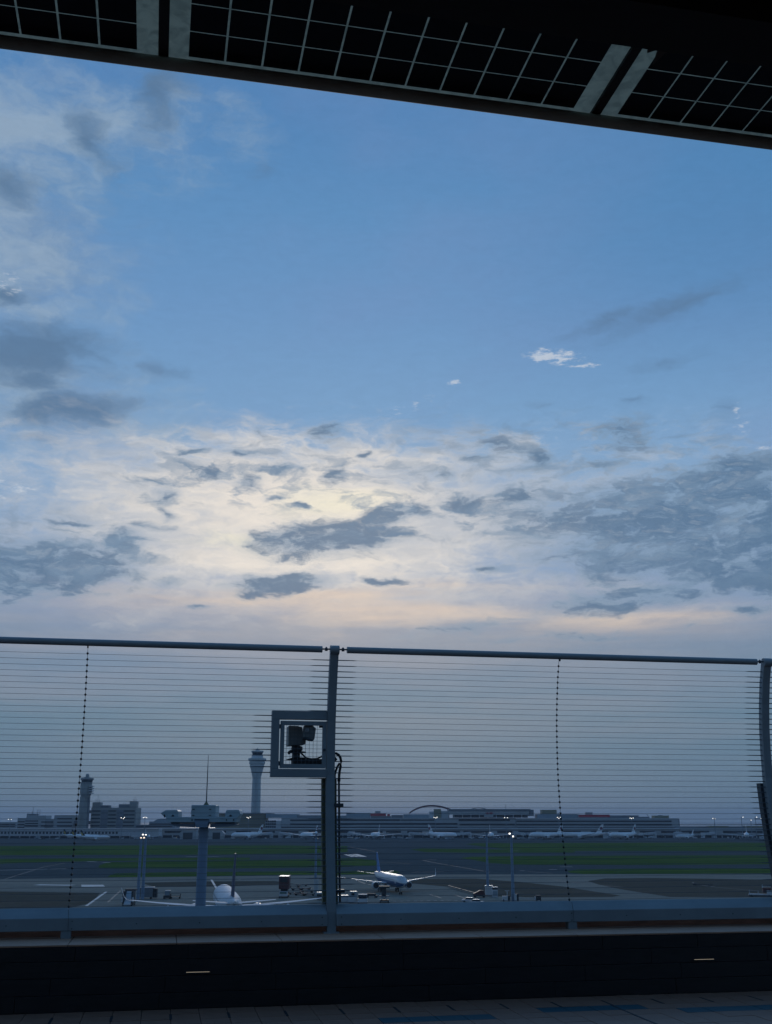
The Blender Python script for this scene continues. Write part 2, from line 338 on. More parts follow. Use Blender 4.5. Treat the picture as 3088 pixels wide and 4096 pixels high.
# ================================================================== GROUND AND AIRFIELD
def groundmat(name, c, c2, sc, rough=.85, fine=.6):
    m = bpy.data.materials.new(name); m.use_nodes = True; t = m.node_tree; b = t.nodes['Principled BSDF']; b.inputs['Roughness'].default_value = rough
    b.inputs['Specular IOR Level'].default_value = .5 if name == 'sea' else 0.
    g = t.nodes.new('ShaderNodeNewGeometry'); mp = t.nodes.new('ShaderNodeMapping'); t.links.new(g.outputs['Position'], mp.inputs[0]); mp.inputs['Scale'].default_value = sc
    n = t.nodes.new('ShaderNodeTexNoise'); n.inputs['Scale'].default_value = 1; n.inputs['Detail'].default_value = 8; n.inputs['Roughness'].default_value = .62; t.links.new(mp.outputs[0], n.inputs[0])
    r = t.nodes.new('ShaderNodeValToRGB'); r.color_ramp.elements[0].position = .34; r.color_ramp.elements[1].position = .66
    r.color_ramp.elements[0].color = (*c2, 1); r.color_ramp.elements[1].color = (*c, 1); t.links.new(n.outputs[0], r.inputs[0])
    n2_ = t.nodes.new('ShaderNodeTexNoise'); n2_.inputs['Scale'].default_value = .35; n2_.inputs['Detail'].default_value = 5; t.links.new(g.outputs['Position'], n2_.inputs[0])
    mx = t.nodes.new('ShaderNodeMix'); mx.data_type = 'RGBA'; mx.blend_type = 'MULTIPLY'; mx.inputs[0].default_value = fine
    t.links.new(r.outputs[0], mx.inputs[6])
    r2 = t.nodes.new('ShaderNodeMapRange'); r2.inputs[3].default_value = .6; r2.inputs[4].default_value = 1.35; t.links.new(n2_.outputs[0], r2.inputs[0]); t.links.new(r2.outputs[0], mx.inputs[7])
    t.links.new(mx.outputs[2], b.inputs['Base Color'])
    return m
M['asphalt'] = groundmat('asphalt', (.098, .108, .108), (.080, .090, .092), (.004, .02, 1))
M['apron'] = groundmat('apron concrete', (.300, .265, .215), (.215, .200, .170), (.006, .03, 1))
M['tyremarks'] = groundmat('worn apron', (.135, .108, .082), (.098, .088, .070), (.006, .04, 1))
M['grass'] = groundmat('grass', (.105, .150, .036), (.045, .085, .028), (.012, .06, 1), .95, .8)
M['marking'] = mat('marking paint', (.52, .52, .50), .8, 0, .3, .3)
M['marking_faint'] = mat('worn marking paint', (.15, .16, .15), .8, 0, .3, .3)
M['sea'] = groundmat('sea', (.05, .07, .09), (.035, .05, .07), (.002, .01, 1), .35)

b = MB(); R_ = 15790
b.add([(-R_, -R_, 0), (R_, -R_, 0), (R_, R_, 0), (-R_, R_, 0)], [(0, 1, 2, 3)]); o = b.build('ground', 'asphalt'); props(o, kind='structure')
def patch(name, px, m, z, kind='structure', label=None):
    b = MB(); pts = [ground(x, y) for x, y in px]
    b.add([(x, y, z) for x, y in pts], [tuple(range(len(pts)))]); o = b.build(name, m)
    if o.data.polygons[0].normal.z < 0: o.data.flip_normals()
    props(o, kind=kind, label=label); return o
patch('apron', [(-900, 3520), (0, 3517), (500, 3510), (1100, 3503), (1700, 3498), (3100, 3496), (4200, 3496), (7000, 4000), (-4000, 4000)], 'apron', .006)
# grass strips between runway and taxiways
GR = 'stuff'
patch('grass', [(-1500, 3386), (100, 3384), (640, 3381), (1150, 3381), (1260, 3384), (1390, 3384), (1390, 3408), (1300, 3413), (900, 3418), (0, 3421), (-1500, 3424)], 'grass', .004, GR, 'green grass strip nearest the far terminals, left of the taxiway crossing')
patch('grass', [(-1500, 3438), (0, 3436), (500, 3432), (1000, 3430), (1000, 3439), (700, 3441), (410, 3444), (180, 3448), (0, 3455), (-1500, 3462)], 'grass', .004, GR, 'narrow green grass strip at the far left beyond the curved taxiway')
patch('grass', [(395, 3462), (430, 3450), (560, 3445), (1000, 3441), (1420, 3433), (1500, 3441), (1512, 3452), (1500, 3462), (1350, 3468), (900, 3474), (440, 3474), (395, 3471)], 'grass', .005, GR, 'green grass strip between the mast and the blue tailed airliner')
patch('grass', [(460, 3494), (700, 3489), (1100, 3486), (1590, 3484), (1600, 3491), (1500, 3497), (1100, 3500), (700, 3507), (430, 3509), (440, 3500)], 'grass', .004, GR, 'thin dark green grass strip along the near apron on the left')
patch('grass', [(1640, 3398), (1680, 3394), (1900, 3396), (2200, 3402), (2300, 3405), (2300, 3410), (1900, 3411), (1700, 3408)], 'grass', .004, GR, 'small green grass tongue beyond the middle taxiway')
patch('grass', [(1860, 3377), (1900, 3373), (2400, 3371), (2900, 3370), (3100, 3371), (4600, 3372), (4600, 3402), (3088, 3403), (2300, 3404), (2050, 3401), (1980, 3392)], 'grass', .005, GR, 'green grass strip nearest the far terminals on the right')
patch('grass', [(1840, 3432), (1880, 3427), (2100, 3424), (2500, 3422), (3088, 3421), (4600, 3421), (4600, 3456), (3088, 3457), (2500, 3460), (2050, 3458), (1960, 3452), (1900, 3441)], 'grass', .004, GR, 'bright green grass strip in the middle on the right')
patch('grass', [(2270, 3484), (2310, 3478), (2600, 3474), (3088, 3473), (4600, 3473), (4600, 3492), (3088, 3493), (2700, 3495), (2330, 3496), (2280, 3491)], 'grass', .004, GR, 'green grass strip along the near apron on the right')
# darker, worn areas of the apron
for q in ([(1650, 3516), (1900, 3514), (2080, 3528), (2250, 3546), (2480, 3582), (2450, 3588), (2150, 3590), (1950, 3585), (1800, 3548), (1640, 3533)],
          [(2350, 3524), (2420, 3514), (2600, 3512), (2850, 3515), (3100, 3520), (3500, 3522), (3500, 3585), (3100, 3588), (2680, 3588), (2500, 3560), (2400, 3540)],
          [(0, 3566), (160, 3568), (400, 3572), (370, 3610), (250, 3640), (-300, 3640), (-300, 3580)],
          [(560, 3531), (800, 3526), (1100, 3524), (1180, 3536), (900, 3546), (620, 3548)]):
    patch('apron_stain', q, 'tyremarks', .011)
def line(pts, w, m='marking', z=.016, name='painted_line'):
    P = [Vector((*ground(*p), 0)) for p in pts]; b = MB()
    for a, c in zip(P, P[1:]):
        d = (c - a).normalized(); n = Vector((-d.y, d.x, 0)) * w / 2
        b.add([(v.x, v.y, z) for v in (a - n, c - n, c + n, a + n)], [(0, 1, 2, 3)])
    o = b.build(name, m); props(o, kind='structure'); return o
for q in ([(0, 3481), (190, 3476)], [(200, 3476), (265, 3475)], [(350, 3446), (440, 3451)], [(742, 3427), (790, 3427)], [(830, 3427), (874, 3427)],
          [(1600, 3439), (1664, 3439)], [(1680, 3439), (1744, 3439)], [(2035, 3404), (2075, 3403)], [(2080, 3483), (2098, 3483)], [(2196, 3478), (2228, 3478)], [(2240, 3467), (2290, 3467)]):
    line(q, 1.6)
for x in (1374, 1392, 1410, 1424): line([(x, 3416), (x + 38, 3427)], 2.2)
for q in ([(345, 3624), (425, 3567)], [(845, 3518), (878, 3574)], [(930, 3516), (960, 3518)]): line(q, .8)
for q in ([(145, 3539), (290, 3541)],): line(q, 5., 'marking')
patch('painted_block', [(325, 3539), (412, 3539), (420, 3546), (326, 3547)], 'marking', .016)
for q in ([(410, 3549), (520, 3550)], [(15, 3518), (60, 3504), (175, 3468), (260, 3452)], [(430, 3610), (482, 3563)], [(1370, 3448), (1560, 3450), (1640, 3455)], [(1690, 3441), (1760, 3455), (1850, 3470), (1960, 3489)], [(1640, 3489), (1780, 3487)], [(2110, 3486), (2210, 3493)],
          [(1400, 3388), (1500, 3406)], [(1400, 3510), (1460, 3535), (1520, 3546)], [(1720, 3578), (1765, 3592)], [(1820, 3580), (1870, 3596)], [(2770, 3530), (2780, 3536), (2860, 3548), (3100, 3570)], [(2200, 3515), (2260, 3527), (2500, 3550)], [(0, 3517), (900, 3509), (1700, 3502), (3088, 3501)]):
    line(q, .6, 'marking_faint')
for i in range(14): line([(1520 + i * 27, 3606 - i * .4), (1532 + i * 27, 3605.6 - i * .4)], .5)
b = MB(); b.add([(-R_, 3600, .01), (R_, 3600, .01), (R_, R_, .01), (-R_, R_, .01)], [(0, 1, 2, 3)]); o = b.build('water', 'sea'); props(o, kind='structure')

# ================================================================== FAR BUILDINGS
def Xp(px, Y, py=3300): return at(px, py, Y)[0]
def Zp(py, Y): return at(1544, py, Y)[2]
def fbox(name, m, parent, x0, y0, x1, y1, Y, dep, bevel=0.):
    """a block at distance Y whose front spans the given photograph pixels"""
    return obox(name, m, parent, Xp(x0, Y), Xp(x1, Y), Y, Y + dep, max(0, Zp(y1, Y)), Zp(y0, Y))
def bands(parent, rows, Y, hgt=2.2, m='window'):
    for x0, x1, y, *h in rows:
        z = Zp(y, Y); hh = (h[0] if h else hgt) / 2
        obox('window', m, parent, Xp(x0, Y), Xp(x1, Y), Y - .35, Y + .5, z - hh, z + hh)
def building(name, label, cat, px, Y): return thing(name, label, cat, (Xp(px, Y), Y, 0), frame='abs')
BOT = 3400
# --- long main terminal, middle
Y = 1660
t = building('terminal_building', 'long grey banded terminal with a red roof strip, just right of the fence post', 'terminal', 1500, Y)
fbox('wall', 'concrete', t, 1125, 3272, 2063, BOT, Y, 60)
fbox('wall', 'concrete2', t, 1060, 3283, 1124, BOT, Y + 1, 55)
fbox('roof', 'bluegrey', t, 1062, 3256, 1190, 3271.6, Y + 6, 40)
fbox('roof', 'concrete3', t, 1191, 3261, 1290, 3271.6, Y + 5, 40)
fbox('roof', 'bluegrey', t, 1291, 3262, 1384, 3271.6, Y + 7, 40)
fbox('roof_block', 'bluegrey', t, 1385, 3253, 1481, 3271.6, Y + 4, 30)
fbox('red_panel', 'red', t, 1482, 3254, 1544, 3264, Y + 3, 10); fbox('red_panel', 'red', t, 1549, 3256, 1560, 3264, Y + 3, 8)
fbox('roof_block', 'concrete3', t, 1483, 3264.4, 1565, 3271.6, Y + 4, 25)
fbox('chimney', 'concrete', t, 1500, 3244, 1522, 3253.6, Y + 6, 10)
fbox('roof_block', 'concrete3', t, 1566, 3260, 1612, 3271.6, Y + 8, 25)
fbox('roof_block', 'bluegrey', t, 1614, 3257, 1716, 3271.6, Y + 5, 25)
fbox('lift_tower', 'olivewall', t, 1737, 3236, 1765, 3271.6, Y + 3, 15)
fbox('roof_block', 'concrete2', t, 1718, 3246, 1736.6, 3271.6, Y + 4, 15); fbox('roof_block', 'concrete2', t, 1765.6, 3244, 1798, 3271.6, Y + 6, 15)
bands(t, [(1160, 1360, 3281, 2.3), (1362, 1600, 3280.5), (1602, 1738, 3280.5, 1.6), (1160, 1360, 3297), (1362, 1830, 3295), (1125, 1830, 3310.5, 2.6), (1835, 2040, 3280, 3.2), (1838, 2060, 3298, 2.4), (1800, 2062, 3313, 2)], Y)
for r in range(3):
    for k in range(5): bands(t, [(1062 + k * 8.6, 1069 + k * 8.6, 3275.5 + 11 * r + 10, 2.6)], Y + 1)
# --- raised central hall
t = building('terminal_hall', 'raised central terminal hall with thin overhanging roof and small red sign', 'terminal', 1960, Y)
fbox('wall', 'concrete2', t, 1800, 3243, 2118, 3258.5, Y - 6, 40)
fbox('roof', 'concrete3', t, 1796, 3236, 2124, 3242.6, Y - 9, 48)
fbox('wall', 'concrete3', t, 2119, 3239, 2137, 3264, Y - 5, 30)
fbox('window', 'window', t, 1812, 3259, 2112, 3271, Y - 2, 1.5)
for k in range(9): fbox('column', 'concrete', t, 1815 + k * 34, 3258.9, 1818 + k * 34, 3271, Y - 5, 1.4)
fbox('sign', 'concrete', t, 1938, 3257, 1974, 3268, Y - 9, 3)
b = MB(); b.box(Xp(1941, Y), Xp(1971, Y), Y - 11, Y - 10, Zp(3255, Y), Zp(3251, Y)); b.box(Xp(1946, Y), Xp(1950, Y), Y - 11.2, Y - 10, Zp(3257, Y), Zp(3250, Y)); b.box(Xp(1960, Y), Xp(1965, Y), Y - 11.2, Y - 10, Zp(3257, Y), Zp(3249.5, Y)); b.build('red_lettering', 'red', t)
b = MB(); b.tube([(Xp(1890 + 58 * (k / 10), Y), Y + 10, Zp(3236 - 5 * sin(pi * k / 10), Y)) for k in range(11)], .6, 6); b.build('roof_hoop', 'concrete3', t); b = MB(); b.tube([(Xp(2024, Y), Y, Zp(3236, Y)), (Xp(2024, Y), Y, Zp(3217, Y))], .25, 6); b.build('roof_antenna', 'concrete3', t)
# --- right wing
t = building('terminal_building', 'long grey terminal wing with a wide crimson banner on its stepped roof, right of centre', 'terminal', 2400, Y)
fbox('wall', 'concrete', t, 2065, 3273, 2716, BOT, Y - 1, 60)
bands(t, [(2066, 2687, 3285), (2066, 2687, 3298.5), (2066, 2712, 3313, 2.6)], Y - 1)
fbox('wall', 'concrete3', t, 2700, 3275, 2719, BOT, Y + .5, 55)
fbox('roof_block', 'olivewall', t, 2170, 3239, 2229, 3256, Y + 4, 20); fbox('roof_block', 'bluegrey', t, 2150, 3256.4, 2312, 3272.6, Y + 3, 30)
b = MB(); b.lathe([(3.2 * cos(a), Zp(3258, Y) + 3.2 * sin(a)) for a in [k * pi / 2 / 6 for k in range(6)]] + [(.05, Zp(3258, Y) + 3.2)], (Xp(2241, Y), Y + 1.5), 14); b.build('radar_dome', 'white', t, True)
fbox('roof_block', 'bluegrey', t, 2313, 3257.5, 2318, 3272.6, Y + 3, 20)
fbox('red_panel', 'red', t, 2316, 3258.5, 2441, 3268.5, Y + 2, 12); fbox('roof_block', 'concrete3', t, 2318.4, 3268.9, 2452, 3272.6, Y + 2.5, 25)
fbox('chimney', 'concrete', t, 2347, 3249, 2372, 3258.2, Y + 6, 10)
fbox('roof_block', 'concrete3', t, 2442, 3261.5, 2557, 3272.6, Y + 4, 25); fbox('roof_block', 'concrete3', t, 2557.5, 3267, 2600, 3272.6, Y + 4, 25)
b = MB(); b.tube([(Xp(2590, Y), Y, Zp(3257, Y)), (Xp(2597, Y), Y, Zp(3268, Y))], .35, 6); b.build('roof_antenna', 'concrete3', t)
fbox('roof_block', 'olivewall', t, 2621, 3262, 2678, 3272.6, Y + 5, 20)
b = MB(); b.lathe([(4, Zp(3262, Y)), (3.4, Zp(3260.5, Y)), (.1, Zp(3259.6, Y))], (Xp(2651, Y), Y + 12), 12); b.build('radar_dome', 'concrete3', t, True)
# --- olive block left of the new tower
t = building('terminal_building', 'olive ribbed terminal block behind the tall white control tower', 'terminal', 1000, Y + 30)
fbox('wall', 'olivewall', t, 860, 3256, 1059, BOT, Y + 30, 50); fbox('roof', 'concrete3', t, 858, 3253, 1084, 3255.6, Y + 28, 54)
for k in range(6): fbox('rib', 'concrete3', t, 862, 3262 + 8 * k, 1057, 3263.2 + 8 * k, Y + 29.4, .5)
# --- glass building behind the mast, left
t = building('terminal_building', 'pale blue rounded terminal roofs between office block and mast', 'terminal', 630, Y + 20)
fbox('wall', 'bluegrey', t, 596, 3286, 700, BOT, Y + 20, 40); fbox('wall', 'bluegrey', t, 540, 3299, 595.6, BOT, Y + 22, 40)
b = MB(); b.prism([(Xp(600 + 80 * k / 10, Y), Zp(3286 - 12 * sin(pi * k / 10) ** .6, Y)) for k in range(11)], Y + 24, Y + 50); b.build('roof', 'bluegrey', t)
bands(t, [(600, 695, 3296, 1.4), (545, 690, 3306, 1.8)], Y + 20)
# --- low pier in front of the terminals
Yp = 1600
t = building('terminal_pier', 'low pier with a dark window band running in front of the main terminals', 'terminal', 1900, Yp)
fbox('wall', 'concrete', t, 640, 3317, 1120, 3341, Yp, 25); fbox('wall', 'concrete', t, 1120.6, 3317, 2716, 3341, Yp, 25); fbox('undercroft', 'gse_dark', t, 645, 3341.2, 2712, BOT, Yp + 4, 20)
fbox('roof', 'concrete2', t, 638, 3313, 2718, 3316.6, Yp - 1.5, 28)
x = 660
random.seed(3)
while x < 2680:
    w = random.choice((70, 110, 160, 60)); bands(t, [(x, min(x + w, 2700), 3327.5, 2.6)], Yp); x += w + random.choice((14, 40, 25))
for k in range(52): fbox('column', 'concrete2', t, 650 + 40 * k, 3341.2, 653.5 + 40 * k, BOT, Yp + .6, 1.4)
# --- right low pier
t = building('terminal_pier', 'low grey pier with dark window band at the far right, under the tall light poles', 'terminal', 2900, Yp)
fbox('wall', 'concrete', t, 2720, 3312, 3500, 3341, Yp, 30); fbox('undercroft', 'gse_dark', t, 2722, 3341.2, 3500, BOT, Yp + 4, 20); fbox('roof', 'concrete3', t, 2719, 3306, 3500, 3311.6, Yp + 2, 30)
fbox('roof_block', 'olivewall', t, 2836, 3304, 2914, 3311, Yp, 14); fbox('roof_block', 'olivewall', t, 2979, 3304, 3064, 3311, Yp, 14)
bands(t, [(2724, 2835, 3328, 3.2), (2890, 3048, 3328, 3.2), (3075, 3300, 3328, 3.2)], Yp)
for k in range(18): fbox('column', 'concrete2', t, 2724 + 40 * k, 3341.2, 2727.5 + 40 * k, BOT, Yp + .6, 1.4)
# --- left white pier with square windows
t = building('terminal_pier', 'white left pier with a long row of small square windows, behind the black tailed airliners', 'terminal', 300, Yp - 40)
Yq = Yp - 40
fbox('wall', 'offwhite', t, -420, 3317, 560, 3344, Yq, 25); fbox('roof', 'white', t, -422, 3314, 636, 3316.6, Yq - 1, 28); fbox('wall', 'concrete2', t, 560.6, 3317, 636, 3344, Yq + .6, 25)
fbox('undercroft', 'gse_dark', t, -420, 3344.3, 600, BOT, Yq + 5, 18)
bw = MB(); zz0, zz1 = Zp(3335.5, Yq), Zp(3327, Yq); bx_ = BASE[t.name][0]; bw.box(bx_ - 1.4, bx_ + 1.4, Yq - .25, Yq + .2, zz0, zz1); first = None
for k in range(-28, 31):
    px = 52 + 13.9 * k
    if px > 485: continue
    if first is None: first = bw.build('window', 'window', t); oo = first
    else: oo = first.copy(); C.objects.link(oo)
    oo.location = (Xp(px, Yq) - BASE[t.name][0], 0, 0)
for k in range(26): fbox('column', 'concrete', t, -400 + 40 * k, 3344.3, -396 + 40 * k, BOT, Yq + 1, 1.2)
# --- office blocks, left
Yo = 1700
t = building('office_building', 'low banded office block with aerials on its roof, left of the old control tower', 'building', 180, Yo)
for x0, y0, x1 in ((68, 3272, 103), (103.4, 3262, 180), (180.4, 3276, 214), (214.4, 3262, 291)):
    fbox('wall', 'concrete', t, x0, y0, x1, BOT, Yo + (0 if x0 < 150 or x0 > 200 else 3), 30)
fbox('roof_block', 'concrete3', t, 104, 3255, 142, 3261.6, Yo + 4, 12); fbox('roof', 'concrete3', t, 218, 3261, 292, 3262.6, Yo - .6, 31)
bands(t, [(70, 98, 3287, 1.7), (70, 98, 3298, 1.7), (70, 98, 3309, 1.7), (100, 152, 3284, 1.7), (100, 152, 3294, 1.7), (98, 152, 3304, 1.9), (164, 212, 3288, 1.7), (164, 212, 3304, 1.7), (228, 286, 3275, 1.7), (228, 286, 3289, 1.9), (228, 288, 3304, 1.9)], Yo)
for px, py in ((121, 3226), (140, 3237), (149, 3238), (118, 3245)): b = MB(); b.tube([(Xp(px, Yo), Yo + 8, Zp(3262, Yo)), (Xp(px, Yo), Yo + 8, Zp(py, Yo))], .28, 6); b.build('roof_antenna', 'concrete3', t)
t = building('office_building', 'pale far building at the left edge beyond the white pier', 'building', 20, Yo)
fbox('wall', 'concrete', t, -300, 3288, 66, BOT, Yo + 40, 30); bands(t, [(-290, 60, 3297, 1.5), (-290, 60, 3306, 1.5)], Yo + 40)
t = building('office_building', 'tall banded office block with two roof turrets, joined to the old control tower', 'building', 450, Yo)
fbox('wall', 'towerold', t, 361, 3231, 541, BOT, Yo, 35)
for x0, x1 in ((401, 428), (464, 491)): fbox('stair_core', 'concrete3', t, x0, 3240, x1, BOT, Yo - .8, 3)
fbox('turret', 'towerold', t, 364, 3209, 396, 3230.6, Yo + 2, 14); fbox('turret', 'towerold', t, 513, 3206, 541, 3230.6, Yo + 2, 14); fbox('roof_block', 'concrete3', t, 398, 3221, 431, 3230.6, Yo + 3, 14); fbox('roof_block', 'concrete3', t, 470, 3217, 512, 3230.6, Yo + 5, 12)
for k, y in enumerate((3244, 3259.5, 3274, 3288.5, 3303)):
    bands(t, [(363, 399, y, 2), (430, 462, y, 2), (492, 536, y, 2)], Yo)
fbox('bridge', 'concrete3', t, 339, 3241, 360.6, 3252, Yo + 4, 8); fbox('bridge', 'concrete3', t, 290, 3283, 361, 3297, Yo + 6, 8)
for px, py in ((379, 3176), (372, 3196), (385, 3198), (529, 3185), (524, 3196), (534, 3196), (484, 3210), (493, 3211), (502, 3212)): b = MB(); b.tube([(Xp(px, Yo), Yo + 8, Zp(3220, Yo)), (Xp(px, Yo), Yo + 8, Zp(py, Yo))], .28, 6); b.build('roof_antenna', 'concrete3', t)
# --- old control tower
Yt = 1690; mp = Yt / 1.04 / F
t = building('control_tower', 'shorter old grey control tower with stepped balconies, beside the office blocks on the left', 'tower', 331, Yt)
xc = Xp(336, Yt); 
def oct_(b, cx, cy, prof, mi=0, n=8): b.rings([[(cx + r * cos(2 * pi * (k + .5) / n), cy + r * sin(2 * pi * (k + .5) / n), z) for k in range(n)] for r, z in prof], mi)
b = MB(); oct_(b, xc - 2.5, Yt, [(7.4, 0), (6.2, Zp(3186, Yt))]); b.build('shaft', 'towerold', t)
b = MB(); b.box(xc + 3.4, xc + 5.6, Yt - 2, Yt + 4, 0, Zp(3186, Yt)); b.build('stair_shaft', 'concrete3', t)
b = MB(); oct_(b, xc - .8, Yt, [(6.3, Zp(3190, Yt)), (8.0, Zp(3178, Yt)), (8.6, Zp(3170, Yt)), (8.6, Zp(3129, Yt))]); b.build('upper_block', 'towerold', t)
for y in (3143, 3152, 3161, 3171): fbox('balcony', 'concrete2', t, 345, y, 361, y + 3.6, Yt - 7.5, 9)
for y in (3147, 3156, 3165): fbox('window', 'window', t, 347, y, 357, y + 3, Yt - 6.8, 5)
b = MB(); oct_(b, xc, Yt, [(8.0, Zp(3129, Yt) + .02), (8.3, Zp(3122, Yt)), (9.6, Zp(3118, Yt))]); b.build('cab_glass', 'glassdark', t)
b = MB(); oct_(b, xc, Yt, [(9.9, Zp(3118, Yt) + .03), (9.6, Zp(3112, Yt)), (5, Zp(3110.6, Yt)), (2.8, Zp(3108, Yt)), (2.6, Zp(3098, Yt)), (1.2, Zp(3095, Yt))]); b.build('cab_roof', 'towerold', t)
# --- new control tower
Yt = 1700; mp = Yt / 1.04 / F
t = building('control_tower', 'tall slender pale control tower with stacked ring collars under its flared cab', 'tower', 1022, Yt)
xc = Xp(1024, Yt, 3200)
g = lambda w, y: (w / 2 / 2.085 * mp, Zp(2980 + y / 2.085, Yt))
prof = [g(76, 690), (g(78, 690)[0], 0)]
b = MB(); b.lathe([(g(82, 690)[0], 0), g(80, 600), g(72, 300), g(72, 270), g(92, 230), g(112, 190)], (xc, Yt), 12); b.build('shaft', 'towerconc', t)
b = MB(); b.box(xc - 1.1, xc + 1.3, Yt - g(80, 0)[0] - .7, Yt - 3, 0, g(0, 230)[1]); b.build('service_channel', 'concrete', t)
b = MB(); b.lathe([g(112, 190), g(118, 186), g(124, 176), g(118, 166), g(130, 160), g(136, 148), g(130, 134)], (xc, Yt), 24); b.build('lower_collar', 'towerconc', t)
b = MB(); b.lathe([g(130, 134), g(146, 131), g(154, 122), g(150, 112), g(128, 109)], (xc, Yt), 24); b.build('ring_gallery', 'towerconc', t)
b = MB(); b.lathe([g(128, 109), g(100, 107), g(96, 96), g(98, 86), g(86, 85)], (xc, Yt), 24); b.build('upper_collar', 'concrete2', t)
b = MB(); b.lathe([g(84, 85), g(86, 76), g(94, 62)], (xc, Yt), 16); b.build('cab_glass', 'glassdark', t)
b = MB(); b.lathe([g(98, 62), g(104, 55), g(104, 49), g(40, 45), g(30, 40), g(10, 38)], (xc, Yt), 20); b.build('cab_roof', 'towerconc', t)
b = MB(); b.tube([(xc, Yt, g(0, 38)[1]), (xc, Yt, g(0, 22)[1])], .5, 6); b.build('antenna', 'white', t)
# --- red arch behind the terminal
Ya = 1760; t = building('arch', 'dark red steel arch rising behind the central terminal roofs', 'arch', 1740, Ya)
b = MB(); pp = []
for k in range(25):
    u = k / 24; px = 1638 + u * 210; py = 3258 - 35.5 * sin(pi * (.02 + .98 * u) ** .86) ** .85 + 9 * u * u * .3 - (0 if u < .5 else 0)
    pp.append((Xp(px, Ya), Ya, Zp(py, Ya)))
for a, c in zip(pp, pp[1:]):
    b.add([(a[0], Ya, a[2] - 1.3), (a[0], Ya, a[2] + 1.3), (c[0], Ya, c[2] + 1.3), (c[0], Ya, c[2] - 1.3), (a[0], Ya + 4, a[2] - 1.3), (a[0], Ya + 4, a[2] + 1.3), (c[0], Ya + 4, c[2] + 1.3), (c[0], Ya + 4, c[2] - 1.3)],
          [(0, 1, 2, 3), (7, 6, 5, 4), (1, 5, 6, 2), (0, 3, 7, 4)])
b.build('rib', 'archred', t)

# ================================================================== LIGHT POLES
def make_pole(name, label, px, base_y, top_y, r, heads, group, lit=1, basebox=None, Y=None, arm=1.6, mcol='polegrey', hs=1.):
    if Y is None: x, Y = ground(px, base_y)
    x, _, zt = at(px, top_y, Y)
    t = thing(name, label, 'light pole', (x, Y, 0), frame='abs', group=group)
    b = MB(); b.tube([(x, Y, 0), (x, Y, zt)], [r * 1.25, r * .8], 10); b.build('pole', mcol, t, True)
    b = MB(); b.box(x - arm, x + arm, Y - .15, Y + .15, zt - .15, zt + .15); b.build('crossarm', mcol, t)
    for k, (dx_, dz_) in enumerate(heads):
        bb = MB(); bb.box(x + dx_ - .55 * hs, x + dx_ + .55 * hs, Y - .5 * hs, Y + .4 * hs, zt + dz_ - .4 * hs, zt + dz_ + .5 * hs); hd = bb.build('lamp_head', 'steel_dark', t)
        bb = MB(); bb.box(x + dx_ - .45 * hs, x + dx_ + .45 * hs, Y - .5 * hs - .03, Y - .5 * hs - .005, zt + dz_ - .3 * hs, zt + dz_ + .4 * hs); bb.build('lamp_glass', ('lamp' if lit == 1 else 'lampwarm') if lit else 'offwhite', hd)
    return t
G = 'floodlight poles on the far aprons'
fars = [(42, 3274, 'far light pole with paired lit lamps at the left edge over the white pier', ((-2.4, -1), (1.2, -1))),
        (490, 3272, 'far light pole with lit lamps in front of the tall office block', ((-1.6, .2), (1.4, -.8), (2.6, .6))),
        (580, 3271, 'far light pole with bright lamps between the office block and the mast', ((-2, 0), (0, .6), (2.2, 0))),
        (994, 3270, 'far light pole with lit lamps against the olive block, left of the white tower', ((-1.8, 0), (0, -.8), (2.2, .5))),
        (1742, 3270, 'far light pole with lit lamps in front of the terminal lift tower', ((-2, 0), (.4, -.6), (2, .4))),
        (2024, 3271, 'far light pole with two round lit lamps below the central hall', ((-2, 0), (2, 0))),
        (2235, 3271, 'far light pole with lit lamps below the white radar dome', ((-2, .4), (0, -.8), (2.2, .4))),
        (2526, 3273, 'far light pole with lit lamps right of the crimson banner', ((-2, .2), (0, -.4), (2.2, .2)))]
for px, ty, lab, hd in fars: make_pole('light_pole', lab, px, 3359, ty, .32, hd, G, Y=1500)
G2 = 'tall light poles at the far right'
for px, ty, lab, hd in ((2857, 3544 - 270, 'leftmost tall pole over the right pier, brightly lit', ((-2, 0), (1.2, -.6))), (2965, 3269, 'second tall pole over the right pier, one small lamp', ((2.2, 0),)), (3003, 3282, 'short pole over the right pier with a warm lamp', ((.4, .4),)),
                        (3021, 3269, 'thick tall pole over the right pier left of the last one', ((1.8, 0),)), (3050, 3274, 'last tall pole before the fence post at the right edge', ((-2.2, 0), (-.6, .3)))):
    make_pole('light_pole', lab, px, 3359, ty, .42, hd, G2, Y=1560)
for px in (548, 556, 563): make_pole('light_pole', 'thin unlit pole standing right of the tall office block, %s' % {548: 'the left of three', 556: 'the middle of three', 563: 'the right of three'}[px], px, 3359, 3270, .22, ((0, 0),), 'thin unlit poles', lit=0, Y=1720, arm=1.)
G3 = 'light poles on the near apron'
t = make_pole('light_pole', 'left one of the twin near poles beside the stair truck, warm lamp', 565, 3606, 3352, .42, ((0, 0), (.9, .1)), G3, lit=2, Y=345, arm=.7, mcol='mast', hs=.5)
t = make_pole('light_pole', 'right one of the twin near poles beside the stair truck, white lamp', 584, 3600, 3340, .42, ((0, 0), (-.9, .1)), G3, Y=352, arm=.7, mcol='mast', hs=.5)
t = make_pole('light_pole', 'near pole just left of the fence post, its lamps unlit', 1265, 3590, 3335, .34, ((-.8, 0), (.8, 0)), G3, lit=0, Y=372, arm=.9, mcol='mast', hs=.6)
b = MB(); px_, Y_ = at(1264, 3580, 372)[0], 372; b.tube([(px_, Y_, 0), (px_, Y_, 5.)], .75, 10); b.build('pole_sleeve', 'concrete', t)
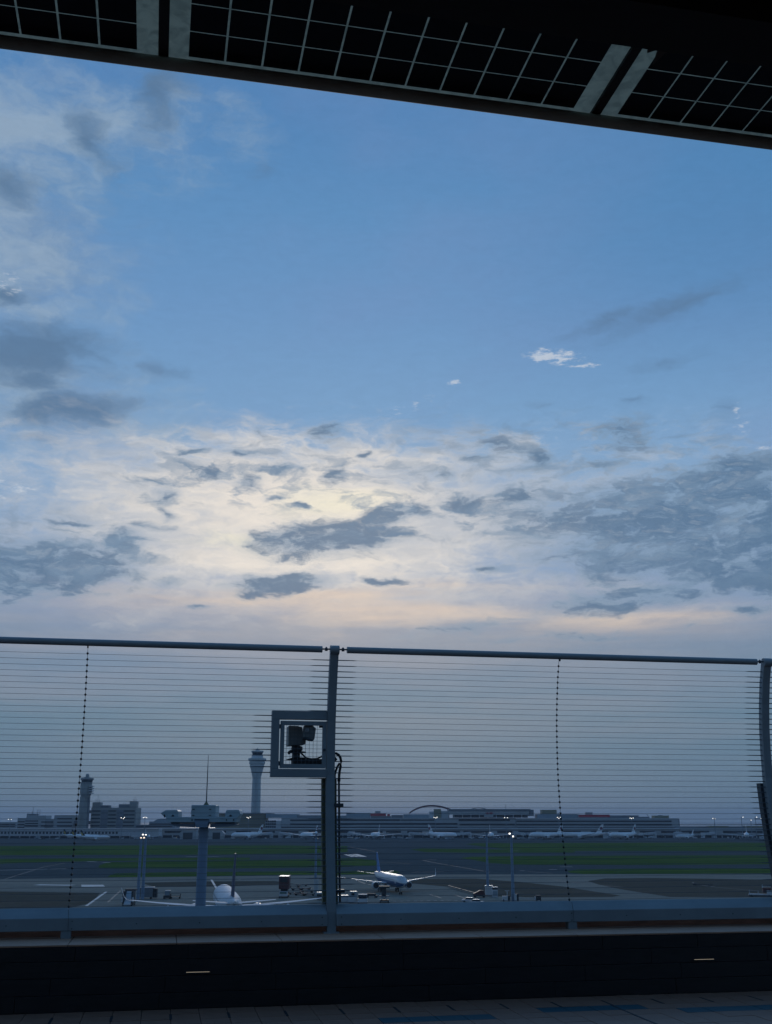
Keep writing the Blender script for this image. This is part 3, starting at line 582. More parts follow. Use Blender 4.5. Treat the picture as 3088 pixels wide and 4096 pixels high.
t = make_pole('light_pole', 'near unlit pole rising from a white capped box, right of the blue nosed airliner', 1946, 3590, 3332, .36, ((-.6, 0), (.6, 0)), G3, lit=0, Y=372, arm=.9, mcol='mast', hs=.6)
x_ = at(1956, 3580, 372)[0]; Y_ = 372
b = MB(); b.box(x_ - 1.1, x_ + 1.1, Y_ - 1, Y_ + 1, 0, 2.7); b.build('base_box', 'concrete2', t); b = MB(); b.box(x_ - 1.3, x_ + 1.3, Y_ - 1.2, Y_ + 1.2, 2.71, 3.0); b.build('base_cap', 'white', t)
t = make_pole('light_pole', 'near pole with two bright lamps at its head, right of the unlit one', 2045, 3600, 3339, .42, ((-.5, .3), (.5, -.5)), G3, Y=345, arm=.8, mcol='mast', hs=.55)

# ================================================================== MAST WITH PODS
Ym = 120.; mpp = Ym / 1.04 / F
X_ = lambda px, Y=Ym, py=3290: at(px, py, Y)[0]
Z_ = lambda py, Y=Ym: at(800, py, Y)[2]
t = thing('equipment_mast', 'thick blue grey mast carrying three pale cabinets on a cross platform, thin needle on top', 'mast', (X_(816), Ym, 0), frame='abs')
xm = X_(816)
b = MB(); b.tube([(xm, Ym, 0), (xm, Ym, Z_(3309))], [.60, .50], 20); b.build('column', 'mast', t, True)
b = MB(); b.box(X_(771), X_(868), Ym - 1.3, Ym + 1.3, Z_(3268), Z_(3221)); b.build('centre_cabinet', 'pod', t, bevel=.05)
for px, py in ((776, 3236), (776, 3260), (842, 3236), (842, 3260)): b = MB(); b.box(X_(px), X_(px + 9), Ym - 1.36, Ym - 1.31, Z_(py + 3), Z_(py)); b.build('hinge', 'gse_dark', t)
b = MB(); b.tube([(X_(771), Ym - .6, Z_(3256)), (X_(766), Ym - .6, Z_(3255)), (X_(766), Ym - .6, Z_(3243)), (X_(771), Ym - .6, Z_(3242))], .02, 6); b.build('handle', 'mast', t)
b = MB(); b.lathe([(.32, Z_(3221)), (.05, Z_(3205))], (X_(822), Ym), 12); b.build('needle_cone', 'olive', t, True)
b = MB(); b.tube([(X_(822), Ym, Z_(3206)), (X_(822), Ym, Z_(3090)), (X_(822), Ym, Z_(3020))], [.06, .045, .02], 8); b.build('needle', 'steel_dark', t)
b = MB(); b.prism([(X_(683), Z_(3289)), (X_(671), Z_(3268)), (X_(957), Z_(3268)), (X_(950), Z_(3289))], Ym - 1.5, Ym + 1.5); b.build('platform', 'pod', t, bevel=.03)
for x0, x1 in ((686, 722), (722.6, 772), (867, 912), (912.6, 942)): b = MB(); b.box(X_(x0), X_(x1), Ym - 1.56, Ym - 1.51, Z_(3288), Z_(3271)); b.build('panel', 'pod', t)
for px in (776, 912, 940): b = MB(); b.box(X_(px), X_(px + 4), Ym - 1.6, Ym - 1.565, Z_(3283), Z_(3277)); b.build('latch', 'gse_dark', t)
b = MB(); b.prism([(X_(648), Z_(3253)), (X_(668), Z_(3241)), (X_(713), Z_(3240)), (X_(718), Z_(3246)), (X_(720), Z_(3267.6)), (X_(664), Z_(3267.6))], Ym - 1.1, Ym + 1.1); b.build('side_cabinet', 'pod', t, bevel=.04)
b = MB(); b.prism([(X_(662), Z_(3258)), (X_(666), Z_(3258)), (X_(669), Z_(3267)), (X_(664), Z_(3272))], Ym - 1.16, Ym - 1.11); b.build('side_opening', 'gse_dark', t)
b = MB(); b.prism([(X_(905), Z_(3267.6)), (X_(908), Z_(3243)), (X_(913), Z_(3240)), (X_(960), Z_(3240)), (X_(966), Z_(3256)), (X_(959), Z_(3267.6))], Ym - 1.1, Ym + 1.1); b.build('side_cabinet', 'pod', t, bevel=.04)
for px in (698, 927): b = MB(); b.lathe([(.13, Z_(3266)), (.12, Z_(3262)), (.05, Z_(3259))], (X_(px), Ym - 1.15), 10); b.build('lamp_hood', 'gse_dark', t)
b = MB(); b.box(X_(692), X_(945), Ym - 1.1, Ym + 1.1, Z_(3294), Z_(3289.3)); b.build('under_beam', 'gse_dark', t)
for s_ in (-1, 1):
    xs = [(X_(816 + s_ * q), Z_(w)) for q, w in ((30, 3309), (100, 3306), (136, 3298), (112, 3294.4), (30, 3294.4))]
    b = MB(); b.prism(xs if s_ > 0 else xs[::-1], Ym - .9, Ym + .9); b.build('under_bracket', 'mast', t)
b = MB(); b.prism([(X_(787), Z_(3278)), (X_(847), Z_(3278)), (X_(838), Z_(3309.6)), (X_(796), Z_(3309.6))], Ym - 1.75, Ym - .5); b.build('hub', 'mast', t, bevel=.04)
b = MB(); b.box(X_(789), X_(845), Ym - 1.85, Ym - 1.76, Z_(3279.5), Z_(3277)); b.build('hub_trim', 'gse_dark', t)

# ================================================================== AIRLINERS
def airliner(name, label, L, span, R, finh, paint, loc, head, group=None, wing='whitewing', near=False, sharklet=False, winglet=1.6, emblem=True):
    """paint = [top, side band, belly, fin]"""
    t = thing(name, label, 'airliner', (loc[0], loc[1], 0), radians(head), group=group)
    zc = R + (2.0 if R < 2.3 else 2.6) * (1 if R < 2.3 else 1.05); y0, y1 = -.46 * L, .54 * L
    n = 24; st = [(0, .02, -.30), (.006, .22, -.26), (.018, .42, -.20), (.035, .62, -.13), (.06, .82, -.06), (.09, .95, -.01), (.12, 1., 0), (.40, 1., 0), (.62, 1., 0), (.72, .94, .05), (.82, .72, .22), (.90, .48, .40), (.96, .27, .54), (1., .10, .62)]
    def ring(f, q, dz_): return [(R * q * sin(2 * pi * k / n), y0 + L * f, zc + R * dz_ + R * q * 1.02 * cos(2 * pi * k / n)) for k in range(n)]
    def mf(a, i):
        c = cos(2 * pi * (i + .5) / n); f = st[a][0]
        if f < .11: return 1 if -.90 < c < -.02 - .15 * (f > .06) else (0 if c > 0 else 2)
        return 1 if -.80 < c < -.12 else (0 if c > 0 else 2) if c > -.12 or c < -.8 else 0
    b = MB(); b.rings([ring(*s_) for s_ in st], 0, True, mf); fus = b.build('fuselage', paint[:3], t, True)
    b = MB(); b.rings([[(R * .8 * q * cos(2 * pi * k / 14), y0 + L * f, zc - R * .86 + R * .36 * q * sin(2 * pi * k / 14)) for k in range(14)] for f, q in ((.30, .1), (.34, .8), (.42, 1.05), (.52, 1.05), (.58, .7), (.62, .1))], 0); b.build('belly_fairing', paint[2], t, True)
    # cockpit glazing
    def sp(f, ang, e=1.012):
        for (f0, q0, d0), (f1, q1, d1) in zip(st, st[1:]):
            if f0 <= f <= f1:
                u = (f - f0) / (f1 - f0); q = q0 + u * (q1 - q0); dd = d0 + u * (d1 - d0)
                return (R * q * e * sin(ang), y0 + L * f, zc + R * dd + R * q * 1.02 * e * cos(ang))
    for a0, a1 in ((-62, -36), (-34, -3), (3, 34), (36, 62)):
        b = MB(); A0, A1 = radians(a0), radians(a1); vs_ = [sp(.024 + .004 * (abs(a0) > 35), A0), sp(.024 + .004 * (abs(a1) > 35), A1), sp(.046, A1), sp(.046, A0)]
        b.add(vs_, [(0, 1, 2, 3)]); b.build('cockpit_window', 'glassdark', t)
    if near:
        b = MB()
        for s_ in (-1, 1):
            for k in range(int(L * .62 / .9)):
                f = .13 + k * .9 / L; A0, A1 = s_ * radians(74), s_ * radians(82); w = .26 / L
                b.add([sp(f, A0, 1.006), sp(f + w, A0, 1.006), sp(f + w, A1, 1.006), sp(f, A1, 1.006)], [(0, 1, 2, 3)])
        o = b.build('cabin_windows', 'glassdark', t); o['kind'] = 'stuff'
        for s_ in (-1, 1):
            for f in (.105, .80):
                b = MB(); A0, A1 = s_ * radians(62), s_ * radians(104); q_ = 1.004; w = .9 / L
                b.add([sp(f, A0, q_), sp(f + w, A0, q_), sp(f + w, A1, q_), sp(f, A1, q_)], [(0, 1, 2, 3)]); b.build('door', 'whitewing', t)
    def foil(x, yl, c, z, th, side=1, vert=False):
        pr = [(0, 0), (.12, .7), (.35, 1.), (.7, .6), (1, .04), (.7, -.35), (.35, -.6), (.12, -.45)]
        return [((z if False else x) if not vert else x + side * q * th / 2, yl + p * c, z + q * th / 2 if not vert else z) for p, q in pr]
    cr_ = span * .20; hs = span / 2; yw = -.02 * L - cr_ * .45; zw = zc - R * .62
    for s_ in (-1, 1):
        sweep = .50; st_ = []
        for u, c, th in ((.02, 1., .115), (.12, .86, .11), (.34, .52, .105), (.7, .32, .10), (1., .17, .09)):
            st_.append(foil(s_ * hs * u, yw + hs * u * sweep * (1.05 if u < .35 else 1), cr_ * c, zw + hs * u * .085 + hs * .03 * u * u, cr_ * c * th))
        c = cr_ * .17; xt = hs; yt = yw + hs * sweep; zt = zw + hs * .115
        if sharklet:
            for q, (ddx, ddy, ddz, cc) in enumerate(((.25, .5, .25, .85), (.42, 1.1, .9, .65), (.55, 1.9, 2.4, .35))): 
                r_ = foil(0, yt + ddy, c * cc, 0, .12); st_.append([(s_ * (xt + ddx - (ddz > 0) * (p[2]) * .9), p[1], zt + ddz + p[2] * .3) for p in r_])
        else:
            for ddx, ddy, ddz, cc in ((winglet * .25, .7, winglet * .25, .7), (winglet * .5, 1.6, winglet, .35)):
                r_ = foil(0, yt + ddy, c * cc, 0, .12); st_.append([(s_ * (xt + ddx - p[2] * .8), p[1], zt + ddz + p[2] * .3) for p in r_])
        b = MB(); b.rings(st_ if s_ > 0 else [list(reversed(r)) for r in st_]); wg = b.build('wing', wing, t, True)
        if near:
            for u in (.26, .42, .60):
                b = MB(); b.tube([(s_ * hs * u, yw + hs * u * sweep + cr_ * .25, zw + hs * u * .1 - .25), (s_ * hs * u, yw + hs * u * sweep + cr_ * (.62 if u < .3 else .46), zw + hs * u * .1 - .4), (s_ * hs * u, yw + hs * u * sweep + cr_ * (.98 if u < .3 else .72), zw + hs * u * .1 - .1)], [.1, .26, .06], 8); b.build('flap_fairing', wing, wg, True)
        # tailplane
        ct = cr_ * .42; st_ = [foil(s_ * u * span * .19, y0 + L * .865 + u * span * .19 * .6, ct * (1 - .62 * u), zc + R * .42 + u * .9, ct * (1 - .6 * u) * .09) for u in (.05, .5, 1.)]
        b = MB(); b.rings(st_ if s_ > 0 else [list(reversed(r)) for r in st_]); b.build('tailplane', wing, t, True)
        # engine
        re = R * .56 if R < 2.3 else R * .56; ex = s_ * (hs * .325); ey = yw + hs * .325 * sweep - re * 2.6; ez = zw - re * .75 + hs * .02
        prof = [(.86, .0), (.95, -.06), (1.03, .12), (1.06, .8), (1.02, 1.8), (.88, 2.9), (.6, 3.1), (.42, 3.9), (.1, 4.1)]
        b = MB(); b.rings([[(ex + re * r * cos(2 * pi * k / 18), ey + re * yy, ez + re * r * sin(2 * pi * k / 18)) for k in range(18)] for r, yy in prof], 0, False); en = b.build('engine', 'white' if near else wing, t, True)
        b = MB(); b.rings([[(ex + re * r * cos(2 * pi * k / 18), ey + re * yy, ez + re * r * sin(2 * pi * k / 18)) for k in range(18)] for r, yy in ((.86, .0), (.82, .5), (.05, .45))], 0, True); b.build('intake', 'blacktail', en, False)
        if near:
            b = MB(); b.rings([[(ex + re * r * cos(2 * pi * k / 10), ey + re * yy, ez + re * r * sin(2 * pi * k / 10)) for k in range(10)] for r, yy in ((.02, .14), (.14, .28), (.22, .44))], 0, True); b.build('spinner', 'steel', en, True)
        b = MB(); b.add([(ex - .15, ey + re * .9, ez + re * .9), (ex + .15, ey + re * .9, ez + re * .9), (ex + .15, ey + re * 4.2, zw + hs * .04), (ex - .15, ey + re * 4.2, zw + hs * .04), (ex - .15, ey + re * 2.2, zw + hs * .05), (ex + .15, ey + re * 2.2, zw + hs * .05), (ex - .15, ey + re * 3., ez + re * .5), (ex + .15, ey + re * 3., ez + re * .5)],
                         [(0, 1, 5, 4), (4, 5, 2, 3), (0, 4, 3, 6), (1, 7, 2, 5), (0, 6, 7, 1), (6, 3, 2, 7)]); b.build('pylon', wing, t)
        # main gear
        gx = s_ * (R * 1.5 if R < 2.3 else R * 1.7); gy = .045 * L; wr = .58 if R < 2.3 else .65
        b = MB(); b.tube([(gx, gy, wr), (gx, gy, zw + .2)], .16, 8)
        for q in ((-.4, 0), (.4, 0)) if R < 2.3 else ((-.55, -.7), (.55, -.7), (-.55, .7), (.55, .7)):
            b.tube([(gx + q[0] - .2, gy + q[1], wr), (gx + q[0] + .2, gy + q[1], wr)], wr, 14, 1)
        b.build('landing_gear', ['steel', 'black'], t)
    yn = y0 + L * .115; b = MB(); b.tube([(0, yn, .45), (0, yn, zc - R * .8)], .13, 8)
    for q in (-.32, .32): b.tube([(q - .14, yn, .43), (q + .14, yn, .43)], .43, 14, 1)
    b.build('nose_gear', ['steel', 'black'], t)
    # fin
    zf = zc + R * .80; ch = finh * .72; yf = y0 + L * .79
    st_ = []
    for u, c in ((0, 1.), (.35, .80), (.75, .56), (1., .40)):
        st_.append(foil(0, yf + u * finh * .74, ch * c, zf + u * finh, ch * c * .085, vert=True))
    # close foil symmetric
    st_ = [[((th_), p[1], p[2]) for p, th_ in zip(r, [0, .09 * w_, .12 * w_, .08 * w_, 0, -.08 * w_, -.12 * w_, -.09 * w_])] for r, w_ in zip(st_, (3.4, 2.8, 2., 1.4))]
    b = MB(); b.rings([list(reversed(r)) for r in st_]); fin = b.build('fin', paint[3], t, True)
    if emblem is True:
        b = MB(); cy, cz, rr_ = yf + finh * .42 + ch * .36, zf + finh * .52, finh * .19
        for sx_ in (-.31, .31): b.rings([[(sx_ * (R / 2.9), cy + rr_ * cos(2 * pi * k / 16), cz + rr_ * sin(2 * pi * k / 16)) for k in range(16)], [(sx_ * (R / 2.9) * 1.06, cy + rr_ * cos(2 * pi * k / 16), cz + rr_ * sin(2 * pi * k / 16)) for k in range(16)]])
        b.build('emblem', 'emblem', t)
    elif emblem == 'stripe':
        b = MB()
        for sx_ in (-.40, .40): b.add([(sx_ * .8, yf + finh * .15, zf + finh * .05), (sx_ * .8, yf + finh * .6, zf + finh * .05), (sx_ * .6, yf + finh * .92, zf + finh * .55), (sx_ * .6, yf + finh * .62, zf + finh * .6)], [(0, 1, 2, 3)])
        b.build('fin_stripe', 'yellow', t)
    return t
JW = ['farwhite', 'farwhite', 'farwhite', 'farwhite']
# the blue and white one facing us
airliner('airliner', 'white airliner with a blue band and blue fin, facing the camera on the near apron', 44.5, 34.6, 2.0, 6.6, ['white', 'bluepaint', 'offwhite', 'bluefin'], (5.9 - 20.5 * sin(radians(13)), 370 + 20.5 * cos(radians(13)), 0), 13, near=True, sharklet=True, emblem=False)
# the white one with its tail towards us
airliner('airliner', 'large white airliner seen from its tail behind the beam, long wings spread', 55, 44.5, 2.6, 9.0, ['dullwhite', 'dullwhite', 'offwhite', 'navy'], (-36.3, 266, 0), 180 + 10.7, near=True, winglet=2.6, emblem=False, wing='dullwhite')
# far stands
GJ = 'airliners parked at the far stands'
def faraway(px, head, lab, wide=True, Y=1460, paint=JW, emblem=True, L=None, span=None, py=3357):
    X = at(px, py, Y)[0]; head -= degrees(atan2(X, Y))          # heading is counted from the sight line
    return airliner('airliner', lab, L or (60 if wide else 38), span or (62 if wide else 35), 2.95 if wide else 1.95, 10.5 if wide else 6.6, paint, (X, Y, 0), head, GJ, emblem=emblem, winglet=1.2, wing='farwhite')
faraway(985, -50, 'far white airliner facing left with a round emblem on its fin, right of the mast', L=54, span=50)
faraway(1236, -22, 'far white airliner partly hidden by the fence post, one long wing to the left', span=64)
faraway(1503, -10, 'far white airliner nearly head on, just right of the fence post pipes')
faraway(1772, 42, 'far white airliner turned to the right, below the lift tower lamps', span=60, L=56)
faraway(1964, 3, 'far white airliner head on between the two near light poles', L=55, span=54)
faraway(2182, -52, 'far white airliner facing left, left of the right bead cable', L=56, span=56)
faraway(2322, -76, 'far white airliner seen side on with its fin below the crimson banner', L=62, Y=1470)
faraway(2490, -38, 'far white airliner facing left, long wing to the right, below the last roof block', L=56, span=60)
faraway(2740, -35, 'small far white airliner right of the terminal corner', wide=False, L=42, span=36)
faraway(2988, 0, 'far white airliner facing the camera at the far right, wings spread wide', span=62)
BK = ['farwhite', 'farwhite', 'farwhite', 'blacktail']
faraway(382, 72, 'far airliner with a black and yellow fin, nearest of the three on the left', False, 1370, BK, 'stripe')
faraway(345, 76, 'far airliner with a black and yellow fin, middle one of the three on the left', False, 1440, BK, 'stripe', py=3355)
faraway(310, 76, 'far airliner with a black and yellow fin, leftmost of three', False, 1500, BK, 'stripe', py=3353)
faraway(588, 8, 'small far white airliner behind the lamps of the twin near poles', wide=False, span=34)

# ================================================================== BOARDING BRIDGES AND SERVICE VEHICLES (FAR)
def bridge(px, Y, L_, rot, lab, group=None):
    t = thing('boarding_bridge', lab, 'boarding bridge', (at(px, 3350, Y)[0], Y, 0), radians(rot), group)
    b = MB(); b.tube([(0, 0, 0), (0, 0, 7)], 2.4, 12); b.build('rotunda', 'concrete2', t)
    b = MB(); b.add([(-1.5, 0, 5), (1.5, 0, 5), (1.5, 0, 8), (-1.5, 0, 8), (-1.5, -L_, 3.8), (1.5, -L_, 3.8), (1.5, -L_, 6.6), (-1.5, -L_, 6.6)], [(3, 2, 1, 0), (4, 5, 6, 7), (0, 1, 5, 4), (2, 3, 7, 6), (1, 2, 6, 5), (3, 0, 4, 7)]); b.build('tunnel', 'offwhite', t)
    b = MB(); b.box(-2.4, 2.4, -L_ - 4, -L_ - .02, 3.5, 7.2); b.build('cab', 'concrete2', t)
    b = MB(); b.box(-1.9, -1.3, -L_ + 3, -L_ + 4, 0, 4); b.box(1.3, 1.9, -L_ + 3, -L_ + 4, 0, 4); b.box(-2, 2, -L_ + 2.6, -L_ + 4.4, 0, 1.2); b.build('leg', 'gse_dark', t)
    return t
first = bridge(1120, 1590, 26, 35, 'grey boarding bridge reaching from the pier behind the fence post')
spots = [(1395, 30, 'boarding bridge just right of the fence post pipes'), (1640, 50, 'boarding bridge left of the airliner that is turned right'), (1880, -40, 'boarding bridge left of the unlit near pole'), (2060, 42, 'boarding bridge behind the bright near lamps'), (2150, -50, 'boarding bridge behind the airliner left of the bead cable'),
         (2420, 40, 'boarding bridge behind the side on airliner'), (2620, -55, 'boarding bridge below the last roof block'), (2700, 20, 'boarding bridge at the terminal corner'), (2860, -50, 'boarding bridge under the leftmost tall right pole'), (3062, 48, 'boarding bridge at the right edge behind the fence post'),
         (640, -60, 'boarding bridge left of the mast'), (520, 55, 'boarding bridge at the right end of the white pier'), (1085, -30, 'boarding bridge behind the airliner right of the mast'), (455, 62, 'boarding bridge behind the black tailed airliners')]
first['group'] = 'boarding bridges at the far pier'
for px, rt, lab in spots:
    c = copy_tree(first); c.location = (at(px, 3350, 1590)[0], 1590, 0); c.rotation_euler = (0, 0, radians(rt)); c['label'] = lab
# two grey hangar-like shelters seen under the mast platform
for k, (x0, x1, lab) in enumerate(((718, 788, 'left grey gabled shelter under the mast platform'), (836, 898, 'right grey gabled shelter under the mast platform'))):
    Yh = 1480; t = building('shelter', lab, 'shelter', (x0 + x1) / 2, Yh); t['group'] = 'shelters under the mast platform'
    e1, e2 = (12, 0) if k == 0 else (0, 12)
    b = MB(); b.prism([(Xp(x0 + e1 / 2, Yh), 0), (Xp(x0, Yh), Zp(3335, Yh)), (Xp(x0 + e1, Yh), Zp(3322, Yh)), (Xp(x1 - e2, Yh), Zp(3322, Yh)), (Xp(x1, Yh), Zp(3335, Yh)), (Xp(x1 - e2 / 2, Yh), 0)], Yh, Yh + 14); b.build('shell', 'concrete', t)
    fbox('roof_edge', 'white', t, x0 + 5, 3314, x1 - 6, 3316.5, Yh - 1, 3); fbox('opening', 'gse_dark', t, x0 + 16, 3330, x1 - 16, BOT, Yh - .2, .4)
    for q in (x0 + 7, x1 - 9): fbox('post', 'concrete', t, q, 3316.8, q + 1.2, 3322, Yh - .5, .5)
def vehicle(lab, loc, rz, mcol, kind='van', group=None, s=1.):
    t = thing('service_vehicle', lab, 'vehicle', (loc[0], loc[1], 0), rz, group)
    L_, w, h = (5.5 * s, 2.1 * s, 2.3 * s)
    b = MB(); b.slabz([(-w / 2, -L_ * .22), (w / 2, -L_ * .22), (w / 2, L_ / 2), (-w / 2, L_ / 2)], .5 * s, h); b.build('body', mcol, t, bevel=.08)
    b = MB()
    pts = [(-L_ / 2, .5 * s), (-L_ / 2, 1.1 * s), (-L_ * .42, 1.2 * s), (-L_ * .32, h * .85), (-L_ * .225, h * .85), (-L_ * .225, .5 * s)]
    b.rings([[(x, y, z) for y, z in pts] for x in (-w / 2, w / 2)]); b.build('cab', 'white' if mcol != 'white' else 'offwhite', t)
    b = MB(); b.add([(x, y - .03, z + .02) for x, y, z in ((-w * .42, -L_ * .412, 1.25 * s), (w * .42, -L_ * .412, 1.25 * s), (w * .42, -L_ * .33, h * .80), (-w * .42, -L_ * .33, h * .80))], [(0, 1, 2, 3)]); b.build('windscreen', 'glassdark', t)
    for wx in (-w / 2, w / 2):
        for wy in (-L_ * .33, L_ * .3):
            b = MB(); b.tube([(wx - .12, wy, .42 * s), (wx + .12, wy, .42 * s)], .42 * s, 12); b.build('wheel', 'black', t)
    return t
GV = 'service vehicles at the far stands'
protos = [vehicle('service vehicle beside the far stands', (at(1400, 3357, 1480)[0], 1480), 1.5, m, s=sc_, group=GV) for m, sc_ in (('offwhite', 1.), ('concrete2', 1.5), ('bluegrey', 1.3), ('gse_dark', 1.2))]
LM = [(-200, 'under the left end of the white pier'), (250, 'behind the black tailed airliners'), (470, 'right of the black tailed airliners'), (640, 'between the twin poles and the mast'), (760, 'by the left gabled shelter'), (870, 'by the right gabled shelter'), (985, 'by the airliner right of the mast'), (1130, 'between two airliners left of the fence post'),
      (1236, 'by the airliner behind the fence post'), (1400, 'just right of the conduit pipe'), (1503, 'by the head on airliner right of the post'), (1640, 'below the left foot of the red arch'), (1772, 'by the airliner turned right'), (1880, 'left of the unlit near pole'), (1964, 'between the two right near poles'), (2080, 'right of the lit near pole'), (2182, 'left of the right bead cable'),
      (2322, 'under the crimson banner'), (2410, 'right of the crimson banner airliner'), (2490, 'by the airliner below the last roof block'), (2620, 'left of the terminal corner'), (2740, 'by the small airliner at the terminal corner'), (2860, 'below the leftmost tall right pole'), (2988, 'by the airliner at the far right'), (3070, 'against the right fence post')]
CN = {0: 'small pale', 1: 'large grey', 2: 'blue grey', 3: 'dark'}
def vlabel(kind, px, Yv): return '%s service vehicle %s%s' % (CN[kind], 'near, ' if Yv < 1490 else '', min(LM, key=lambda q: abs(q[0] - px))[1])
random.seed(11)
for kd, (p, px) in enumerate(zip(protos, (700, 1330, 1600, 2200))): p.location = (at(px, 3357, 1495)[0], 1495, 0); p['label'] = vlabel(kd, px, 1495)
used = {p['label'] for p in protos}
for k in range(130):
    px = random.uniform(-60, 3080) if k > 20 else random.uniform(1380, 2700); Yv = random.uniform(1440, 1585)
    kd = random.choice((0, 0, 1, 2, 3)); lb = vlabel(kd, px, Yv)
    if lb in used: continue
    used.add(lb); c = copy_tree(protos[kd]); c.location = (at(px, 3357, Yv)[0], Yv, 0); c.rotation_euler = (0, 0, random.uniform(0, 6.28)); c['label'] = lb

# ================================================================== NEAR APRON EQUIPMENT
def spot(px, py): return ground(px, py)
# passenger stair truck
x, y = spot(508, 3624); t = thing('stair_truck', 'white passenger stair truck left of the twin light poles', 'stair truck', (x, y, 0))
b = MB(); b.add([(-.95, 0, .6), (.95, 0, .6), (.95, 3.2, 3.9), (-.95, 3.2, 3.9), (-.95, 0, .35), (.95, 0, .35), (.95, 3.2, 3.6), (-.95, 3.2, 3.6)], [(0, 1, 2, 3), (7, 6, 5, 4), (0, 4, 5, 1), (3, 2, 6, 7), (0, 3, 7, 4), (1, 5, 6, 2)]); b.build('stair_ramp', 'white', t)
for s_ in (-1, 1):
    b = MB(); b.prism([(s_ * 1.0, .3), (s_ * 1.45, .3), (s_ * 1.45, 3.9), (s_ * 1.0, 3.9)], .2, 3.4); b.build('side_frame', 'gse_dark', t)
    b = MB(); b.box(s_ * 1.5 - .25, s_ * 1.5 + .25, -.1, .15, 1.1, 2.3); b.build('side_lamp', 'offwhite', t)
b = MB(); b.box(-1.5, 1.5, 3, 5.5, 3.9, 4.3); b.build('canopy', 'gse_dark', t)
b = MB(); b.box(-1.3, 1.3, -.2, 4.6, .3, .34); b.box(-.9, .9, -.8, -.21, .25, .6); b.build('chassis', 'offwhite', t)
for wx in (-1.2, 1.2):
    for wy in (.4, 4): b = MB(); b.tube([(wx - .15, wy, .4), (wx + .15, wy, .4)], .4, 12); b.build('wheel', 'black', t)
# equipment boxes by the twin poles
def kit(name, lab, cat, px, py, parts, rz=0., wheels=()):
    x, y = spot(px, py); t = thing(name, lab, cat, (x, y, 0), rz)
    for nm, m, a in parts: b = MB(); b.box(*a); b.build(nm, m, t, bevel=.04)
    for wx, wy in wheels: b = MB(); b.tube([(wx - .12, wy, .32), (wx + .12, wy, .32)], .32, 12); b.build('wheel', 'black', t)
    return t
kit('ground_power_unit', 'grey power unit with a white top at the foot of the twin poles', 'equipment', 583, 3596, [('body', 'concrete3', (-2, 2, 0, 2, .5, 3.2)), ('top', 'white', (-2.1, 2.3, -.1, 2.1, 3.21, 3.45)), ('rear_block', 'gse_dark', (2.05, 3.2, .2, 1.8, .4, 3.)), ('beacon', 'white', (-1.2, -.7, .6, 1., 3.46, 4.0))], wheels=((-1.4, .2), (1.4, .2), (-1.4, 1.8), (1.4, 1.8)))
kit('baggage_tractor', 'small white roofed tractor standing beyond the left wing', 'tractor', 666, 3596, [('chassis', 'gse_dark', (-1., 1., 0, 2.6, .3, 1.)), ('cab_roof', 'white', (-.8, .8, .6, 1.9, 2.25, 2.4)), ('windscreen', 'bluegrey', (-.75, .75, .6, .66, 1.05, 2.24)), ('rear_frame', 'concrete3', (-.75, .75, 1.8, 1.86, 1.05, 2.24))], wheels=((-.9, .4), (.9, .4), (-.9, 2.2), (.9, 2.2)))
kit('baggage_cart', 'low dark slatted cart right of the small tractor beyond the left wing', 'cart', 700, 3595, [('deck', 'gse_dark', (-1.6, 1.6, 0, 1.4, .5, .65)), ('rail', 'gse_dark', (-1.6, 1.6, 0, .08, .95, 1.05)), ('rail', 'gse_dark', (-1.6, 1.6, 1.3, 1.38, 1.35, 1.45)), ('post', 'gse_dark', (-1.55, -1.45, 0, 1.38, .65, 1.4)), ('post', 'gse_dark', (1.45, 1.55, 0, 1.38, .65, 1.4))], wheels=((-1.3, .2), (1.3, .2), (-1.3, 1.2), (1.3, 1.2)))
# raised dark red catering body on a scissor lift over a pale cab
t = kit('catering_truck', 'tall dark red raised catering box with a white roof above a pale truck cab', 'truck', 1134, 3592, [('box_body', 'gse_red', (-1.55, 1.55, 0, 6, 2.6, 6.2)), ('box_roof', 'white', (-1.6, 1.45, -.1, 6, 6.21, 6.4)), ('rear_door', 'gse_dark', (-1.1, 1.1, -.06, -.01, 4.6, 5.9)), ('door_panel', 'gse_red', (-1.3, 1.3, -.12, -.03, 2.9, 4.3)), ('cab', 'offwhite', (-1.2, 1.2, -1.6, .8, .6, 1.9)), ('windscreen', 'gse_green', (-1.05, 1.05, -1.66, -1.61, 1.35, 1.85)), ('scissor_lift', 'gse_dark', (-1., 1., 1., 5.4, .9, 2.58)), ('chassis', 'gse_dark', (-1.4, 1.3, .82, 6, .4, .88))], wheels=((-1.2, -.9), (1.2, -.9), (-1.2, 4.6), (1.2, 4.6)))
